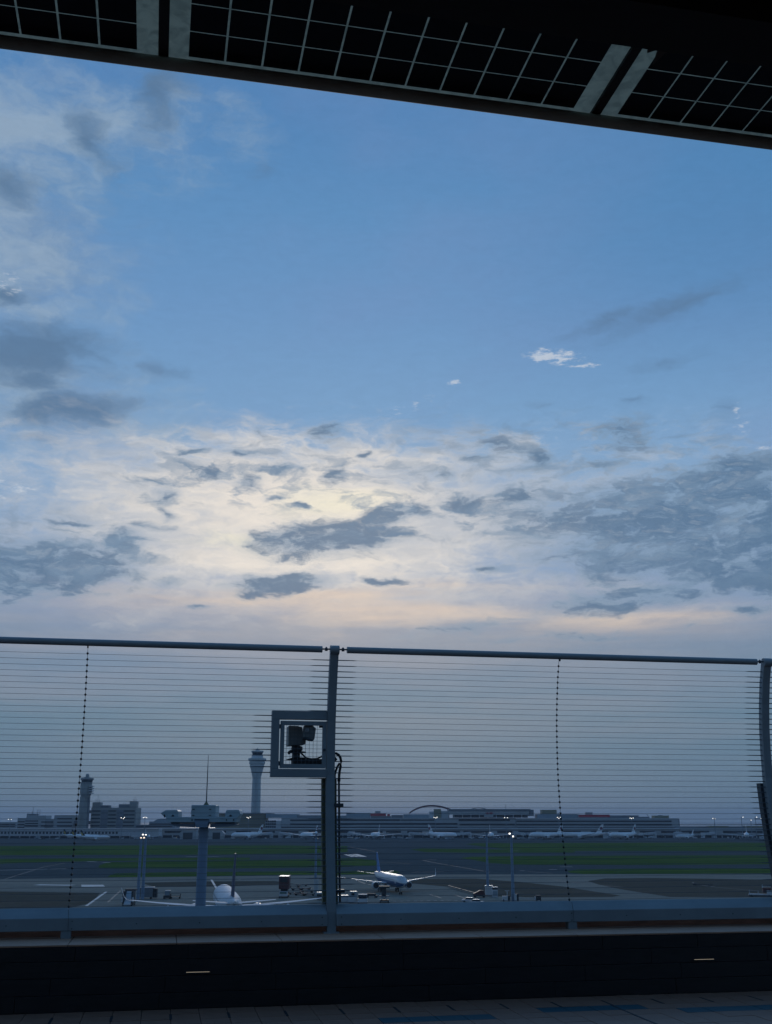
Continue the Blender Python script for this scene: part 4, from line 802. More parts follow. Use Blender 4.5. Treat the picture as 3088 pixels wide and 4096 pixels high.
# row of flat dollies
random.seed(5)
GD = 'flat dollies beyond the right wing'
dl = None
for k, (px, py, rr_, lab) in enumerate(((1178, 3551, 15, 'farthest dark dolly beside the catering truck'), (1208, 3546, 10, 'far dark dolly with a small load'), (1192, 3562, 20, 'dark dolly in the middle row'), (1222, 3560, 22, 'reddish dolly right in the middle row'), (1230, 3572, 12, 'reddish dolly nearest the light pole'), (1180, 3578, 20, 'brown slatted dolly in the near row'), (1205, 3582, 15, 'red dolly in the middle of the near row'), (1235, 3584, 14, 'olive dolly at the end of the near row'))):
    if dl is None:
        dl = thing('dolly', lab, 'dolly', (*spot(px, py), 0), radians(rr_), GD)
        for nm, m, a in (('deck', 'gse_dark', (-2., 2., 0, 1.7, .45, .6)), ('end_rail', 'gse_red', (-2.05, -1.95, 0, 1.7, .6, .85)), ('end_rail', 'gse_red', (1.95, 2.05, 0, 1.7, .6, .85)), ('side_rail', 'concrete3', (-1.94, 1.94, -.04, .04, .61, .72)), ('tow_bar', 'steel', (2.06, 3.2, .8, .9, .4, .48))):
            b = MB(); b.box(*a); b.build(nm, m, dl)
        for wx in (-1.5, 1.5):
            for wy in (.1, 1.6): b = MB(); b.tube([(wx, wy - .08, .25), (wx, wy + .08, .25)], .25, 10); b.build('wheel', 'black', dl)
        dl2 = copy_tree(dl)
        for ch in dl2.children:
            if ch.name.startswith('deck'): ch.data = ch.data.copy(); ch.data.materials[0] = M['gse_red']
        c = None
    else:
        c = dl2 if k == 3 else copy_tree(dl2 if k in (4, 6) else dl)
        c.location = (*spot(px, py), 0); c.rotation_euler = (0, 0, radians(rr_)); c['label'] = lab; c['group'] = GD
# white containers and small truck right of the post
kit('container', 'white capped container just left of the conduit pipe', 'container', 1283, 3603, [('body', 'gse_dark', (-1.2, 1.2, 0, 2, .3, 1.9)), ('top', 'white', (-1.25, 1.25, -.05, 2.05, 1.91, 2.4))])
kit('container', 'pale container with bright top right behind the conduit pipe', 'container', 1372, 3612, [('body', 'offwhite', (-1.7, 1.5, 0, 2, .3, 1.9)), ('top', 'white', (-1.75, 1.55, -.05, 2.05, 1.91, 2.1)), ('door', 'whitewing', (-1.4, -.2, -.04, -.01, .4, 1.8)), ('door', 'whitewing', (-.1, 1.2, -.04, -.01, .4, 1.8))])
kit('container', 'pale tall container with a cab, between pipe and white truck', 'container', 1408, 3614, [('body', 'offwhite', (-1.2, 1.4, 0, 2, .3, 1.9)), ('cab', 'bluegrey', (-.6, 1.3, .3, 1.8, 1.91, 3.1)), ('top', 'white', (-.7, 1.4, .2, 1.9, 3.11, 3.3)), ('window', 'glassdark', (-.2, .7, .25, .29, 2.2, 2.8))])
t = kit('truck', 'small white truck with a dark windscreen facing the camera, right of the containers', 'truck', 1450, 3616, [('cab', 'white', (-1.35, 1.35, 0, 2., .45, 1.45)), ('windscreen', 'glassdark', (-1.15, 1.15, .25, .6, 1.46, 2.4)), ('cab_roof', 'offwhite', (-1.25, 1.25, .2, 2., 2.41, 2.6)), ('cargo_body', 'concrete3', (-1.3, 1.3, 2.05, 5, .6, 2.5)), ('bumper', 'white', (-1.45, 1.45, -.2, -.02, .35, .75)), ('headlight', 'offwhite', (-1.2, -.8, -.06, -.01, .9, 1.2)), ('headlight', 'offwhite', (.8, 1.2, -.06, -.01, .9, 1.2))], wheels=((-1.25, .5), (1.25, .5), (-1.25, 4.2), (1.25, 4.2)))
kit('baggage_cart', 'dark flat cart behind the small white truck', 'cart', 1482, 3592, [('deck', 'gse_dark', (-2., 2., 0, 1.7, .6, .8)), ('load', 'gse_dark', (-1.7, 1.2, .2, 1.5, .81, 1.3))], rz=-.4, wheels=((-1.5, .2), (1.5, .2), (-1.5, 1.5), (1.5, 1.5)))
# scissor platform in front of the blue nosed airliner
x, y = spot(1536, 3612); t = thing('lift_platform', 'dark raised lift platform standing in front of the blue nosed airliner', 'lift', (x, y, 0))
for nm, m, a in (('chassis', 'gse_dark', (-1.2, 1.4, 0, 3.5, .4, .8)), ('deck', 'concrete3', (-1.5, 1.6, -.2, 3.6, 1.7, 1.85)), ('roof', 'gse_dark', (-1.5, 1.6, -.1, 3.4, 4.1, 4.6)), ('cabin', 'gse_dark', (-.7, .6, .4, 3, 1.86, 4.09)), ('lamp', 'white', (-1.4, -1.1, -.3, -.21, .5, .8))):
    b = MB(); b.box(*a); b.build(nm, m, t)
for px_ in (-1.42, 1.5): b = MB(); b.box(px_ - .06, px_ + .06, -.1, .02, 1.86, 4.09); b.build('post', 'concrete3', t)
for s_ in (-1, 1): b = MB(); b.tube([(-s_ * .9, .6, .8), (s_ * .9, .6, 1.7)], .09, 6); b.build('scissor_arm', 'steel', t)
for wx in (-1.1, 1.3):
    for wy in (.4, 3): b = MB(); b.tube([(wx - .15, wy, .4), (wx + .15, wy, .4)], .4, 12); b.build('wheel', 'black', t)
# belt loader
x, y = spot(1918, 3590); t = thing('belt_loader', 'long dark baggage belt with a red drive end lying on the apron', 'belt loader', (x, y, 0), 0)
a0 = Vector((*spot(1792, 3550), 0)) - Vector((x, y, 0)); a1 = Vector((*spot(1905, 3582), 0)) - Vector((x, y, 0))
for k in range(4):
    u0, u1 = k / 4 + .01, (k + 1) / 4 - .01; p, q = a0.lerp(a1, u0), a0.lerp(a1, u1); b = MB(); w = Vector((.4, .9, 0)).normalized() * .7
    b.add([(v.x, v.y, z) for z in (.5, .75) for v in (p - w, q - w, q + w, p + w)], [(3, 2, 1, 0), (4, 5, 6, 7), (0, 1, 5, 4), (1, 2, 6, 5), (2, 3, 7, 6), (3, 0, 4, 7)]); b.build('belt_section', 'gse_dark', t)
b = MB(); b.prism([(-1.9, .4), (-1.9, 1.2), (-.9, 1.6), (.2, 2.2), (1.2, 2.1), (1.6, 1.2), (1.8, .4)], -1, 1.2); b.build('drive_unit', 'gse_red', t)
b = MB(); b.box(-1.6, 3.6, -1.4, -1.05, .4, .7); b.build('tow_frame', 'gse_dark', t)
for wx in (-1.4, 1.3):
    for wy in (-.9, 1.1): b = MB(); b.tube([(wx, wy - .1, .35), (wx, wy + .1, .35)], .35, 12); b.build('wheel', 'black', t)
kit('cabinet', 'white kiosk with a dark screen right of the capped pole box', 'cabinet', 1981, 3590, [('body', 'offwhite', (-.85, .85, 0, 1.4, 0, 2.3)), ('hood', 'white', (-.9, .9, -.1, 1.45, 2.85, 3.1)), ('screen', 'glassdark', (-.8, .8, .05, 1.4, 2.31, 2.84)), ('panel', 'bluegrey', (-.7, .7, -.05, -.01, .5, 1.9))])
kit('car', 'flat white car roof showing just above the beam, left', 'car', 1906, 3612, [('body', 'offwhite', (-.9, .9, 0, 4.2, .35, 1.0)), ('glasshouse', 'glassdark', (-.75, .75, 1., 3.2, 1.01, 1.35)), ('car_roof', 'white', (-.75, .75, 1.1, 3., 1.36, 1.5))], rz=1.3, wheels=((-.8, .7), (.8, .7), (-.8, 3.4), (.8, 3.4)))
kit('car', 'flat white car roof showing just above the beam, right', 'car', 1934, 3620, [('body', 'offwhite', (-.9, .9, 0, 4.2, .35, 1.0)), ('glasshouse', 'glassdark', (-.75, .75, 1., 3.2, 1.01, 1.35)), ('car_roof', 'white', (-.75, .75, 1.1, 3., 1.36, 1.5))], rz=1.3, wheels=((-.8, .7), (.8, .7), (-.8, 3.4), (.8, 3.4)))
kit('ground_power_unit', 'small pale cart with a raised arm left of the lit near pole', 'equipment', 2024, 3606, [('body', 'offwhite', (-1., .6, 0, 1.2, .3, 1.5)), ('arm_post', 'concrete2', (.35, .55, .4, .6, 1.51, 2.9)), ('arm', 'concrete2', (-.2, 1.1, .4, .6, 2.91, 3.05)), ('motor', 'gse_dark', (.65, 1.3, .1, 1., .3, 1.7))], wheels=((-.7, .1), (.9, .1)))
kit('ground_power_unit', 'dark and pale upright unit right of the lit near pole', 'equipment', 2069, 3606, [('body', 'offwhite', (-.8, -.1, 0, 1., .1, 1.9)), ('side', 'gse_dark', (-.05, .5, .1, 1.1, .1, 2.2)), ('cap', 'white', (-.85, -.1, -.05, 1.05, 1.91, 2.05))])
kit('tow_tractor', 'small dark tow tractor with a long drawbar near the bead cable', 'tractor', 2154, 3606, [('body', 'gse_dark', (-.7, .8, 0, 1.6, .3, 1.7)), ('front', 'offwhite', (-.95, -.71, .1, 1.5, .3, 1.3)), ('drawbar', 'steel', (-6.5, -1., .7, .8, .7, .8)), ('coupling', 'steel', (-6.9, -6.5, .4, 1.1, .5, 1.3))], wheels=((-.5, 0), (.6, 0)))
kit('tow_bar', 'small dark tow bar lying alone on the right apron', 'tow bar', 2822, 3543, [('bar', 'gse_dark', (-3.5, 2.8, 0, .35, .25, .5)), ('head', 'gse_dark', (-4.6, -3.51, -.3, .7, .2, .75)), ('axle', 'gse_dark', (1.2, 1.5, -.7, 1., .15, .6))], rz=-.5)
x, y = spot(3045, 3588); t = thing('cargo_loader', 'low white bedded cargo loader with a dark red cab at the right edge', 'cargo loader', (x, y, 0), -.25)
for nm, m, a in (('bed', 'offwhite', (-3.6, 3.4, 0, 2.2, .55, .85)), ('skirt', 'gse_dark', (-3.7, 3.4, -.06, 2.3, .25, .54)), ('cab', 'gse_red', (.6, 3.2, .1, 2.2, 1.3, 2.7)), ('cab_step', 'offwhite', (1.8, 3.3, -.02, .09, .86, 2.0)), ('post', 'white', (-3.5, -3.3, 0, .2, .86, 2.)), ('post', 'white', (-.9, -.7, 0, .2, .86, 1.8)), ('beacon', 'offwhite', (.5, .8, .3, .6, 2.71, 3.6)), ('rail', 'concrete2', (.8, 3.1, .3, .38, 3.1, 3.2))):
    b = MB(); b.box(*a); b.build(nm, m, t)
for wx in (-2.8, 2.4):
    for wy in (.1, 2.1): b = MB(); b.tube([(wx, wy - .1, .35), (wx, wy + .1, .35)], .35, 12); b.build('wheel', 'black', t)

# ================================================================== OBSERVATION DECK
# written in the deck's own frame: s along the parapet, n outwards, z from eye height
def D(name, label, cat, base, group=None): return thing(name, label, cat, base, group=group, frame='deck')
ZF, ZW, NW, NF = -1.60, -1.05, 10.66, 11.215
t = D('deck_floor', None, None, (0, 0, ZF)); t['kind'] = 'structure'
b = MB(); b.box(-9, 16, -7.9, NW, ZF - .3, ZF - .008); b.build('grout_bed', 'joint', t)
TS, n_rows = .2445, [NW, 10.40, 10.13, 9.885, 9.64, 9.395, 9.15, 8.905]
tm = MB(); tm.box(-TS / 2 + .003, TS / 2 - .003, 0, 1, -.03, 0); random.seed(2)
tile_m = {}
def tile(s, n0, n1, m, wide=1.):
    key = (round(n1 - n0, 3), m, wide)
    if key not in tile_m:
        q = MB(); q.box(-TS / 2 * wide + .003, TS / 2 * wide - .003, .003, n1 - n0 - .003, ZF - .02, ZF); o = q.build('floor_tile', m, t); tile_m[key] = o
    else: o = tile_m[key].copy(); C.objects.link(o)
    o.location = (s, n0, random.uniform(-.0012, .0012)); return o
for r in range(len(n_rows) - 1):
    n1, n0 = n_rows[r], n_rows[r + 1]
    for k in range(-16, 24):
        s = 2.10 + TS * (k + .5)
        if r == 1: s = s
        m = 'tile'
        if r == 2 and 3.25 < s < 4.2: m = 'tile_blue'
        if r == 3 and (1.95 < s < 2.9 or 4.65 < s < 5.7): m = 'tile_blue'
        if r == 1 and k % 2 == 0: pass
        if s > 3.3 + 4 or s < -2 + r * .1: continue
        tile(s, n0, n1, m)
b = MB(); b.box(-9, -1.9, -7.9, NW - .002, ZF - .0075, ZF - .002); b.box(7.8, 16, -7.9, NW - .002, ZF - .0075, ZF - .002); b.box(-1.9, 7.8, -7.9, 8.9, ZF - .0075, ZF - .002); b.build('floor_paving', 'tile', t)
for k in range(-8, 12):
    b = MB(); s = 2.10 + 2 * TS * k; b.box(s - .011, s + .011, 10.13, 10.40, ZF - .0012, ZF + .0022); b.build('drain_slot', 'black', t)
b = MB(); b.box(4.03, 4.052, 8.9, 10.128, ZF - .001, ZF + .0022); b.build('expansion_joint', 'black', t)
# parapet wall with slabs, coping, light slots
t = D('parapet_wall', 'low dark slab faced parapet wall with two thin light slots and a pale coping', 'wall', (0, NW, ZF))
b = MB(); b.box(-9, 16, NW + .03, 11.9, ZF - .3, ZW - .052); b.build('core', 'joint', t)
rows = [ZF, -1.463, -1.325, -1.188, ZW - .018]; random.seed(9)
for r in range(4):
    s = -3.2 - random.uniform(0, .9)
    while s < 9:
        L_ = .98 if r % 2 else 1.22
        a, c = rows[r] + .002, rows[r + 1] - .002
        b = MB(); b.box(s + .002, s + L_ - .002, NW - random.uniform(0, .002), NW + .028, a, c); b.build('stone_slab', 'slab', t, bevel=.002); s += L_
b = MB(); b.box(-9, 16, NW + .029, 11.9, ZW - .05, ZW - .006); b.build('coping_bed', 'joint', t)
s = -3.6
while s < 10:
    b = MB(); b.box(s + .003, s + .94, NW - .004, 11.395, ZW - .0165, ZW); b.build('coping_stone', 'ledge', t, bevel=.004); s += .943
b = MB(); b.box(-9, 16, 11.40, 11.46, ZW - .1, -.90); b.build('back_board', 'brownband', t)
for s0 in (.267 - 4.86, .267, 5.127):
    b = MB(); b.box(s0 - .02, s0 + .225, NW - .006, NW - .0025, -1.315, -1.282); f_ = b.build('light_slot', 'black', t)
    b = MB(); b.box(s0, s0 + .205, NW - .0085, NW - .0062, -1.3, -1.2968); b.build('light_strip', 'slotlight', f_)
# fence profile: bowed outwards
PR = [(1.74, 0), (1.5, .08), (1.25, .14), (1.0, .18), (.75, .20), (.45, .207), (.15, .185), (-.15, .145), (-.45, .09), (-.72, .03), (-.85, .01), (-1.06, 0)]
def bow(z):
    for (z0, d0), (z1, d1) in zip(PR, PR[1:]):
        if z0 >= z >= z1: return d0 + (d1 - d0) * (z0 - z) / (z0 - z1)
    return 0.
fence = D('cable_fence', 'tall bowed fence of horizontal steel cables between slender posts along the deck parapet', 'fence', (1.64, NF, ZW))
POSTS = (-3.22, 1.65, 6.54)
def section(s0, s1, d0, d1, z0, z1, name, m, parent, steps=None):
    zs = sorted({z0, z1} | {z for z, _ in PR if z0 < z < z1})
    b = MB(); b.rings([[(s0, NF + bow(z) + d0, z), (s1, NF + bow(z) + d0, z), (s1, NF + bow(z) + d1, z), (s0, NF + bow(z) + d1, z)] for z in zs]); return b.build(name, m, parent)
for p in POSTS:
    section(p - .043, p + .043, 0, .075, ZW, 1.705, 'post', 'steel', fence)
    b = MB(); b.tube([(p - .047, NF + .03, 1.705), (p + .047, NF + .03, 1.705)], .047, 18); b.build('post_cap', 'steel', fence, True)
    section(p - .075, p + .075, .078, .16, -.83, .42 if p < 5 else .40, 'backing_channel', 'olive' if p < 5 else 'steel_dark', fence)
    b = MB(); b.box(p - .075, p + .075, NF - .01, NF + .1, ZW, ZW + .012); b.build('base_plate', 'steel', fence)
NW_ = 43; ZT, ZB = 1.606, -.775
wz = [ZT + (ZB - ZT) * k / (NW_ - 1) for k in range(NW_)]
bays = [(POSTS[0] + .045, POSTS[1] - .045), (POSTS[1] + .045, POSTS[2] - .045), (POSTS[2] + .045, POSTS[2] + 2.)]
FR = (1.035, 1.6062, .425, 1.09)          # hatch frame s0,s1,z0,z1
random.seed(4)
for bi, (s0, s1) in enumerate(bays):
    for z in wz:
        a, c = s0, s1; k = NF + bow(z) + .035
        if bi == 0 and FR[2] - .005 < z < FR[3] + .005: c = FR[0]
        zz = z + random.uniform(-.0015, .0015); sag = .004
        pts = [(a, k, zz), (a + .16, k, zz), (a + .21, k, zz), ((a + c) / 2, k, zz - sag), (c - .21, k, zz), (c - .16, k, zz), (c, k, zz)]
        rs = [.0055, .0045, .0017, .0017, .0017, .0045, .0055]
        b = MB(); b.tube(pts, rs, 5); b.build('wire', 'wire', fence)
    # top rail
    g0, g1 = s0 + (.085 if bi else .09), s1 - .085
    b = MB(); b.tube([(g0, NF + .03, 1.708), (g1, NF + .03, 1.708)], .034, 20); b.build('top_rail', 'steel', fence, True)
    for e0, e1 in ((s0 - .01, g0 + .01), (g1 - .01, s1 + .01)):
        if e1 > 7: continue
        b = MB(); mid = (e0 + e1) / 2; b.tube([(e0, NF + .03, 1.712), (e1, NF + .03, 1.712)], .008, 8)
        b.tube([(mid, NF + .03, 1.694), (mid, NF + .03, 1.722), (mid, NF + .03, 1.736)], [.016, .012, .003], 8); b.tube([(mid - .012, NF + .03, 1.712), (mid + .012, NF + .03, 1.712)], .016, 8); b.build('turnbuckle', 'steel_dark', fence)
    # bead cable
    sm = (POSTS[0] + POSTS[1]) / 2 - .045 if bi == 0 else (POSTS[1] + POSTS[2]) / 2 + .005
    if bi < 2:
        pts = [(sm, NF + .03 + bow(z), z) for z in [1.68] + wz[::3] + [wz[-1], -.79]] + [(sm + .004, NF - .012, -.80), (sm + .012, NF - .022, -.88), (sm + .014, NF - .022, -.99)]
        b = MB(); b.tube(pts, .0022, 6); bc = b.build('bead_cable', 'wire', fence)
        bm_ = MB(); bm_.lathe([(.002, -.013), (.0085, -.008), (.012, 0), (.0085, .008), (.002, .013)], (0, 0), 8); proto = None
        for z in wz:
            if proto is None: proto = bm_.build('bead', 'black', None, True); proto.parent = bc; oo = proto
            else: oo = proto.copy(); C.objects.link(oo); oo.parent = bc
            oo.location = Vector((sm, NF + .028 + bow(z), z)) - BASE[fence.name]
        b = MB(); b.box(sm - .006, sm + .008, NF + .02, NF + .045, 1.655, 1.676); b.build('cable_clip', 'black', fence)
# lower beam
for bi, (s0, s1) in enumerate(bays):
    b = MB(); pf = [(NF - .015, -.983), (NF - .015, -.872), (NF + .10, -.787), (NF + .112, -.80), (NF + .112, -.983)]
    b.rings([[(s, n, z) for n, z in pf] for s in (s0 - .0, s1)]); b.build('lower_beam', 'steel', fence, bevel=.004)
    for k in range(9):
        s = s0 + .05 + (s1 - s0 - .1) * k / 8
        for z in (-.965, -.90) if k in (0, 8, 4) else (-.93,):
            b = MB(); b.tube([(s, NF - .019, z), (s, NF - .014, z)], .0055, 8); b.build('bolt', 'steel_dark', fence)
    sm = (POSTS[0] + POSTS[1]) / 2 - .05 if bi == 0 else (POSTS[1] + POSTS[2]) / 2 + .01
    if bi < 2: b = MB(); b.box(sm - .045, sm + .045, NF - .01, NF + .08, ZW, -.9835); b.build('beam_foot', 'steel', fence)
# hatch frame
bw_ = bow(.75) ; n0 = NF + bw_ - .01
f0, f1, g0, g1 = FR; hz0, hz1 = .507, 1.003; h0 = 1.115
for a in ((f0, f1 + .0, hz1, g1), (f0, f1 + .0, g0, hz0), (f0, h0, hz0 + .0004, hz1 - .0004)):
    b = MB(); b.box(a[0], a[1], n0, n0 + .08, a[2], a[3]); b.build('hatch_frame', 'steel', fence, bevel=.003)
# gate inside it
q0, q1, r0, r1 = 1.128, 1.602, .514, .988
gt = MB()
for a in ((q0, q1, r1 - .042, r1), (q0, q1, r0, r0 + .042), (q0, q0 + .040, r0 + .0425, r1 - .0425), (q1 - .040, q1, r0 + .0425, r1 - .0425)): gt.box(a[0], a[1], n0 + .015, n0 + .055, a[2], a[3])
gt = gt.build('hatch_gate', 'steel', fence)
for z in (.93, .56): b = MB(); b.tube([(q0 - .006, n0 + .01, z - .022), (q0 - .006, n0 + .01, z + .022)], .008, 8); b.build('hinge', 'steel_dark', gt)
b = MB(); b.tube([(q1 - .02, n0 + .002, .70), (q1 - .02, n0 + .014, .70)], .013, 12); b.build('latch', 'steel_dark', gt)
b = MB(); b.box(q1 - .075, q1 - .041, n0 + .02, n0 + .05, .925, .943); b.build('stop', 'black', gt)
for k in range(9): s = q0 + .04 + .0395 * (k + .6); b = MB(); b.tube([(s, n0 + .035, r0 + .04), (s, n0 + .035, r1 - .04)], .0018, 5); b.build('mesh_wire', 'wire', gt)
for k in range(9): z = r0 + .042 + .0395 * (k + .9); b = MB(); b.tube([(q0 + .04, n0 + .0385, z), (q1 - .04, n0 + .0385, z)], .0018, 5); b.build('mesh_wire', 'wire', gt)

# camera behind the hatch
def pd(px, py, n):                         # photograph pixel -> deck frame at distance n
    X, Y, Z = ray(px, py); s = X * cos(PHI) + Y * sin(PHI); m = -X * sin(PHI) + Y * cos(PHI); k = n / m
    return s * k, Z * k
nc = 11.62
wc_ = D('camera_unit', 'grey weatherproof camera on a pan head behind the wire mesh hatch', 'camera', (*[pd(1200, 3055, nc)[0], nc], pd(1200, 3055, nc)[1]))
def P4(name, m, pts, n0_, n1_, par=wc_, bevel=.006):
    b = MB(); b.prism([pd(x, y, nc) for x, y in reversed(pts)], n0_, n1_); return b.build(name, m, par, bevel=bevel)
P4('housing', 'camgrey', [(1151, 2905), (1186, 2906), (1206, 2911), (1210, 2960), (1220, 2962), (1219, 2978), (1198, 2981), (1150, 2984)], nc - .09, nc + .12)
P4('hood', 'camgrey', [(1208, 2908), (1237, 2903), (1256, 2918), (1250, 2960), (1245, 2968), (1232, 2960), (1205, 2954)], nc - .17, nc - .091)
P4('label_plate', 'offwhite', [(1213, 2921), (1227, 2920), (1226, 2931), (1212, 2931)], nc - .178, nc - .1705, bevel=0)
P4('label_plate_centre', 'camgrey', [(1216, 2923.5), (1224, 2923), (1223.5, 2928.5), (1215.5, 2929)], nc - .181, nc - .1785, bevel=0)
P4('visor', 'steel_dark', [(1206, 2955), (1232, 2961), (1244, 2969), (1236, 2968), (1204, 2960)], nc - .19, nc - .10)
b = MB(); a = pd(1185, 2984, nc); c = pd(1185, 3036, nc); b.tube([(a[0], nc, a[1]), (a[0], nc, a[1] - .02), (a[0], nc, a[1] - .03), (a[0], nc, c[1])], [.05, .05, .043, .043], 16); b.build('pan_head', 'steel_dark', wc_)
P4('head_collar', 'steel_dark', [(1166, 2989), (1208, 2987), (1208, 3004), (1166, 3003)], nc - .06, nc + .05)
P4('clamp', 'black', [(1148, 3009), (1158, 3001), (1222, 3008), (1221, 3013), (1160, 3014), (1156, 3019), (1151, 3018)], nc - .07, nc - .02)
P4('base_bracket', 'black', [(1144, 3038), (1168, 3031), (1215, 3030), (1225, 3036), (1168, 3041)], nc - .05, nc + .08)
P4('base_box', 'black', [(1168, 3037), (1290, 3037), (1290, 3058), (1168, 3058)], nc - .06, nc + .1)
b = MB(); pts = [pd(*p, nc - .03) for p in ((1200, 3008), (1212, 3020), (1225, 3032), (1245, 3036), (1268, 3035), (1285, 3027), (1296, 3018))]; b.tube([(p[0], nc - .03, p[1]) for p in pts], .009, 8); b.build('cable', 'black', wc_, True)
b = MB(); a = pd(1215, 3058, nc); b.box(a[0] - .02, a[0] + .16, nc - .03, nc + .03, a[1] - .02, a[1]); b.box(1.60, 1.70, NF + .36, nc + .05, .46, .50); b.build('support_arm', 'steel_dark', wc_)

# conduit on the right of the post
kp = NF + .12
cd = D('conduit', 'pair of black hoses and a straight pipe clamped beside the middle fence post', 'pipe', (pd(1361, 3600, kp)[0], kp, -.8))
def CP(pts, r, name, m='black', off=0.):
    b = MB(); q = []
    for x, y in pts: s, z = pd(x, y, kp + off); q.append((s, kp + off + bow(z) * .6, z))
    b.tube(q, r, 10); return b.build(name, m, cd, True)
CP([(1342, 3011), (1352, 3011), (1362, 3017), (1369, 3029), (1372, 3043), (1370, 3062), (1366, 3082), (1364, 3100), (1363, 3118)], .0135, 'hose', off=.0)
CP([(1366, 3050), (1357, 3064), (1351, 3080), (1346, 3098), (1345, 3118)], .0115, 'hose', off=.03)
CP([(1363, 3112), (1363, 3124)], .017, 'gland'); CP([(1345, 3098), (1345, 3110)], .015, 'gland', off=.03)
CP([(1363, 3120), (1363, 3250), (1362, 3400), (1361, 3500), (1361, 3612)], .0115, 'pipe', 'steel_dark')
for y in (3213, 3558):
    b = MB(); a = pd(1342, y, kp - .03); c = pd(1379, y + 13, kp - .03); nn = kp - .03 + bow(a[1]) * .6; b.box(a[0], c[0], nn - .03, nn + .02, c[1], a[1]); b.build('bracket', 'steel_dark', cd)
P_ = [(1340, 3020), (1348, 3026), (1356, 3036), (1349, 3042), (1341, 3048)]
b = MB(); b.prism([pd(x, y, kp) for x, y in reversed(P_)], kp + .09, kp + .12); b.build('junction_clamp', 'black', cd, bevel=.004)

# ================================================================== CANOPY WITH SOLAR GLASS
ZC = 3.09
gm = bpy.data.materials.new('frosted margin glass'); gm.use_nodes = True; tt = gm.node_tree; pb = tt.nodes['Principled BSDF']; out = tt.nodes['Material Output']
pb.inputs['Roughness'].default_value = .5; pb.inputs['Base Color'].default_value = (.09, .10, .09, 1)
tr = tt.nodes.new('ShaderNodeBsdfTranslucent'); mxs = tt.nodes.new('ShaderNodeMixShader'); mxs.inputs[0].default_value = .95
gc = tt.nodes.new('ShaderNodeTexCoord'); v1 = tt.nodes.new('ShaderNodeTexNoise'); v1.inputs['Scale'].default_value = 14; v1.inputs['Detail'].default_value = 8; v1.inputs['Distortion'].default_value = 1.6; tt.links.new(gc.outputs['Object'], v1.inputs[0])
cr2 = tt.nodes.new('ShaderNodeValToRGB'); cr2.color_ramp.elements[0].position = .35; cr2.color_ramp.elements[0].color = (.46, .43, .35, 1); cr2.color_ramp.elements[1].position = .62; cr2.color_ramp.elements[1].color = (.60, .55, .44, 1)
tt.links.new(v1.outputs[0], cr2.inputs[0]); tt.links.new(cr2.outputs[0], tr.inputs[0]); tt.links.new(pb.outputs[0], mxs.inputs[1]); tt.links.new(tr.outputs[0], mxs.inputs[2]); tt.links.new(mxs.outputs[0], out.inputs[0])
M['glassmargin'] = gm
can = D('canopy', 'overhead canopy edge of framed solar glass with a round edge tube', 'canopy', (0, 4.05, ZC))
can.rotation_euler[2] += .012; can.location += Vector((-sin(PHI), cos(PHI), 0)) * -.017
PITCH_S, PN, PS = 1.921, .160, .1562
NE = 4.028
cm = MB(); cm.box(-PS / 2 + .0045, PS / 2 - .0045, -PN / 2 + .0045, PN / 2 - .0045, -.003, 0)
cellp = None; ncell = 0
for mo in range(-2, 4):
    sb = -.068 + PITCH_S * mo
    b = MB(); b.box(sb - .082, sb + 11 * PS + .088, 3.0, NE + .035, ZC + .004, ZC + .010); gl = b.build('glass_panel', 'glassmargin', can)
    for i in range(11):
        for j in range(4):
            s, n = sb + PS * (i + .5), NE - PN * (j + .5)
            if cellp is None: cellp = cm.build('solar_cell', 'cell', None); cellp.parent = gl; oo = cellp
            else: oo = cellp.copy(); C.objects.link(oo); oo.parent = gl
            oo.location = Vector((s, n, ZC + .002)) - BASE[can.name]
    b = MB(); s = sb - .082 - .017; b.box(s - .021, s + .021, 3.0, NE + .03, ZC - .012, ZC + .0035); b.build('joint_bar', 'black', can)
b = MB(); b.tube([(-6, NE + .014, ZC - .036), (9, NE + .014, ZC - .036)], .0275, 24); b.build('edge_tube', 'canopysteel', can, True)
b = MB(); b.tube([(-6, 3.42, ZC - .11), (9, 3.42, ZC - .11)], .011, 10); b.build('cable_run', 'brown', can)
b = MB(); b.box(-6, 9, 3.02, 3.245, ZC - .30, ZC - .02); b.build('main_beam', 'canopydark', can)
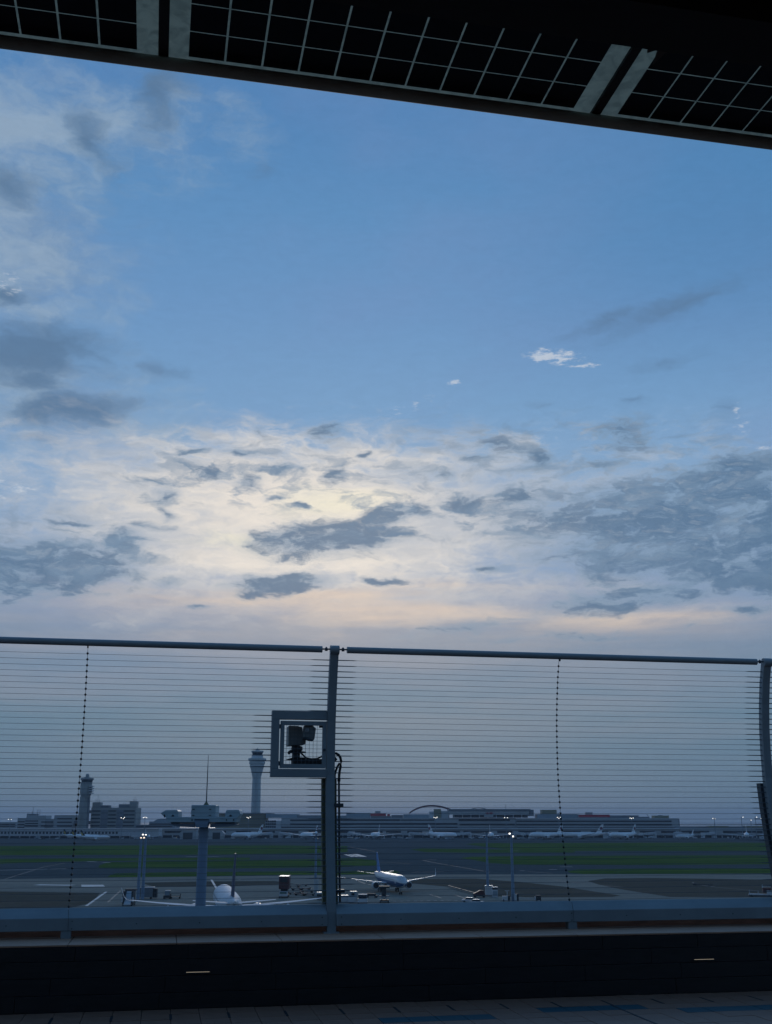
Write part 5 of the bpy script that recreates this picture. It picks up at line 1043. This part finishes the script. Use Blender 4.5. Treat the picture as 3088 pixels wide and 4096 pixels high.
for s0 in (1.735, -.185, 3.66):
    b = MB(); b.slabz([(s0 - .04, 3.24), (s0 + .14, 3.24), (s0 + .13, 3.44), (s0 + .09, 3.49), (s0 + .075, 3.56), (s0 + .055, 3.47), (s0 + .02, 3.50), (s0 + .01, 3.43), (s0 - .03, 3.42)], ZC - .098, ZC - .085); b.build('bracket', 'brown', can)
cc = D('canopy_roof', 'dark opaque canopy roof over the deck behind the solar glass', 'roof', (0, 3, ZC))
b = MB(); b.box(-9, 16, -8, 3.015, ZC - .12, ZC + .2); b.build('soffit', 'canopydark', cc)  # its unseen reach back over the viewer is added to darken the deck
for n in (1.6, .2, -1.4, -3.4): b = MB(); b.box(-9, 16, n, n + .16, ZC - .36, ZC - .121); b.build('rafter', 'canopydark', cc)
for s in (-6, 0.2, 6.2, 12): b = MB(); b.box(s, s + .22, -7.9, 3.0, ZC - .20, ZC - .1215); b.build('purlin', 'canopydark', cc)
# unseen terminal wall behind the visitor, added to keep the parapet face dark
bwl = D('deck_wall', 'unseen terminal wall added behind the viewer, closing the deck', 'wall', (0, -8, ZF))
b = MB(); b.box(-9, 16, -8.4, -8.01, ZF, ZC + .2); b.build('wall_face', 'concrete3', bwl)
for k in range(10): b = MB(); b.box(-8 + k * 2.4, -6 + k * 2.4, -8.005, -7.97, ZF + .2, ZF + 2.6); b.build('window', 'window', bwl)
# building body that carries the deck
tb = D('deck_building', 'own terminal building carrying the deck, below the parapet', 'building', (0, 0, -H))
b = MB(); b.box(-9, 16, -8.4, 11.9, -H + .01, ZF - .31); b.build('wall', 'concrete3', tb)

# ================================================================== HAZE
HAZE = .00007
b = MB(); b.box(-15800, 15800, -15800, 15800, -1, 142)
me = bpy.data.meshes.new('haze'); me.from_pydata(b.v, [], b.f); ho = bpy.data.objects.new('haze', me); C.objects.link(ho); ho['kind'] = 'stuff'
hm = bpy.data.materials.new('haze'); hm.use_nodes = True; ht = hm.node_tree; ht.nodes.clear()
pv = ht.nodes.new('ShaderNodeVolumePrincipled'); pv.inputs['Color'].default_value = (.66, .80, 1., 1); pv.inputs['Density'].default_value = HAZE; pv.inputs['Anisotropy'].default_value = 0
oo = ht.nodes.new('ShaderNodeOutputMaterial'); ht.links.new(pv.outputs[0], oo.inputs['Volume']); me.materials.append(hm)
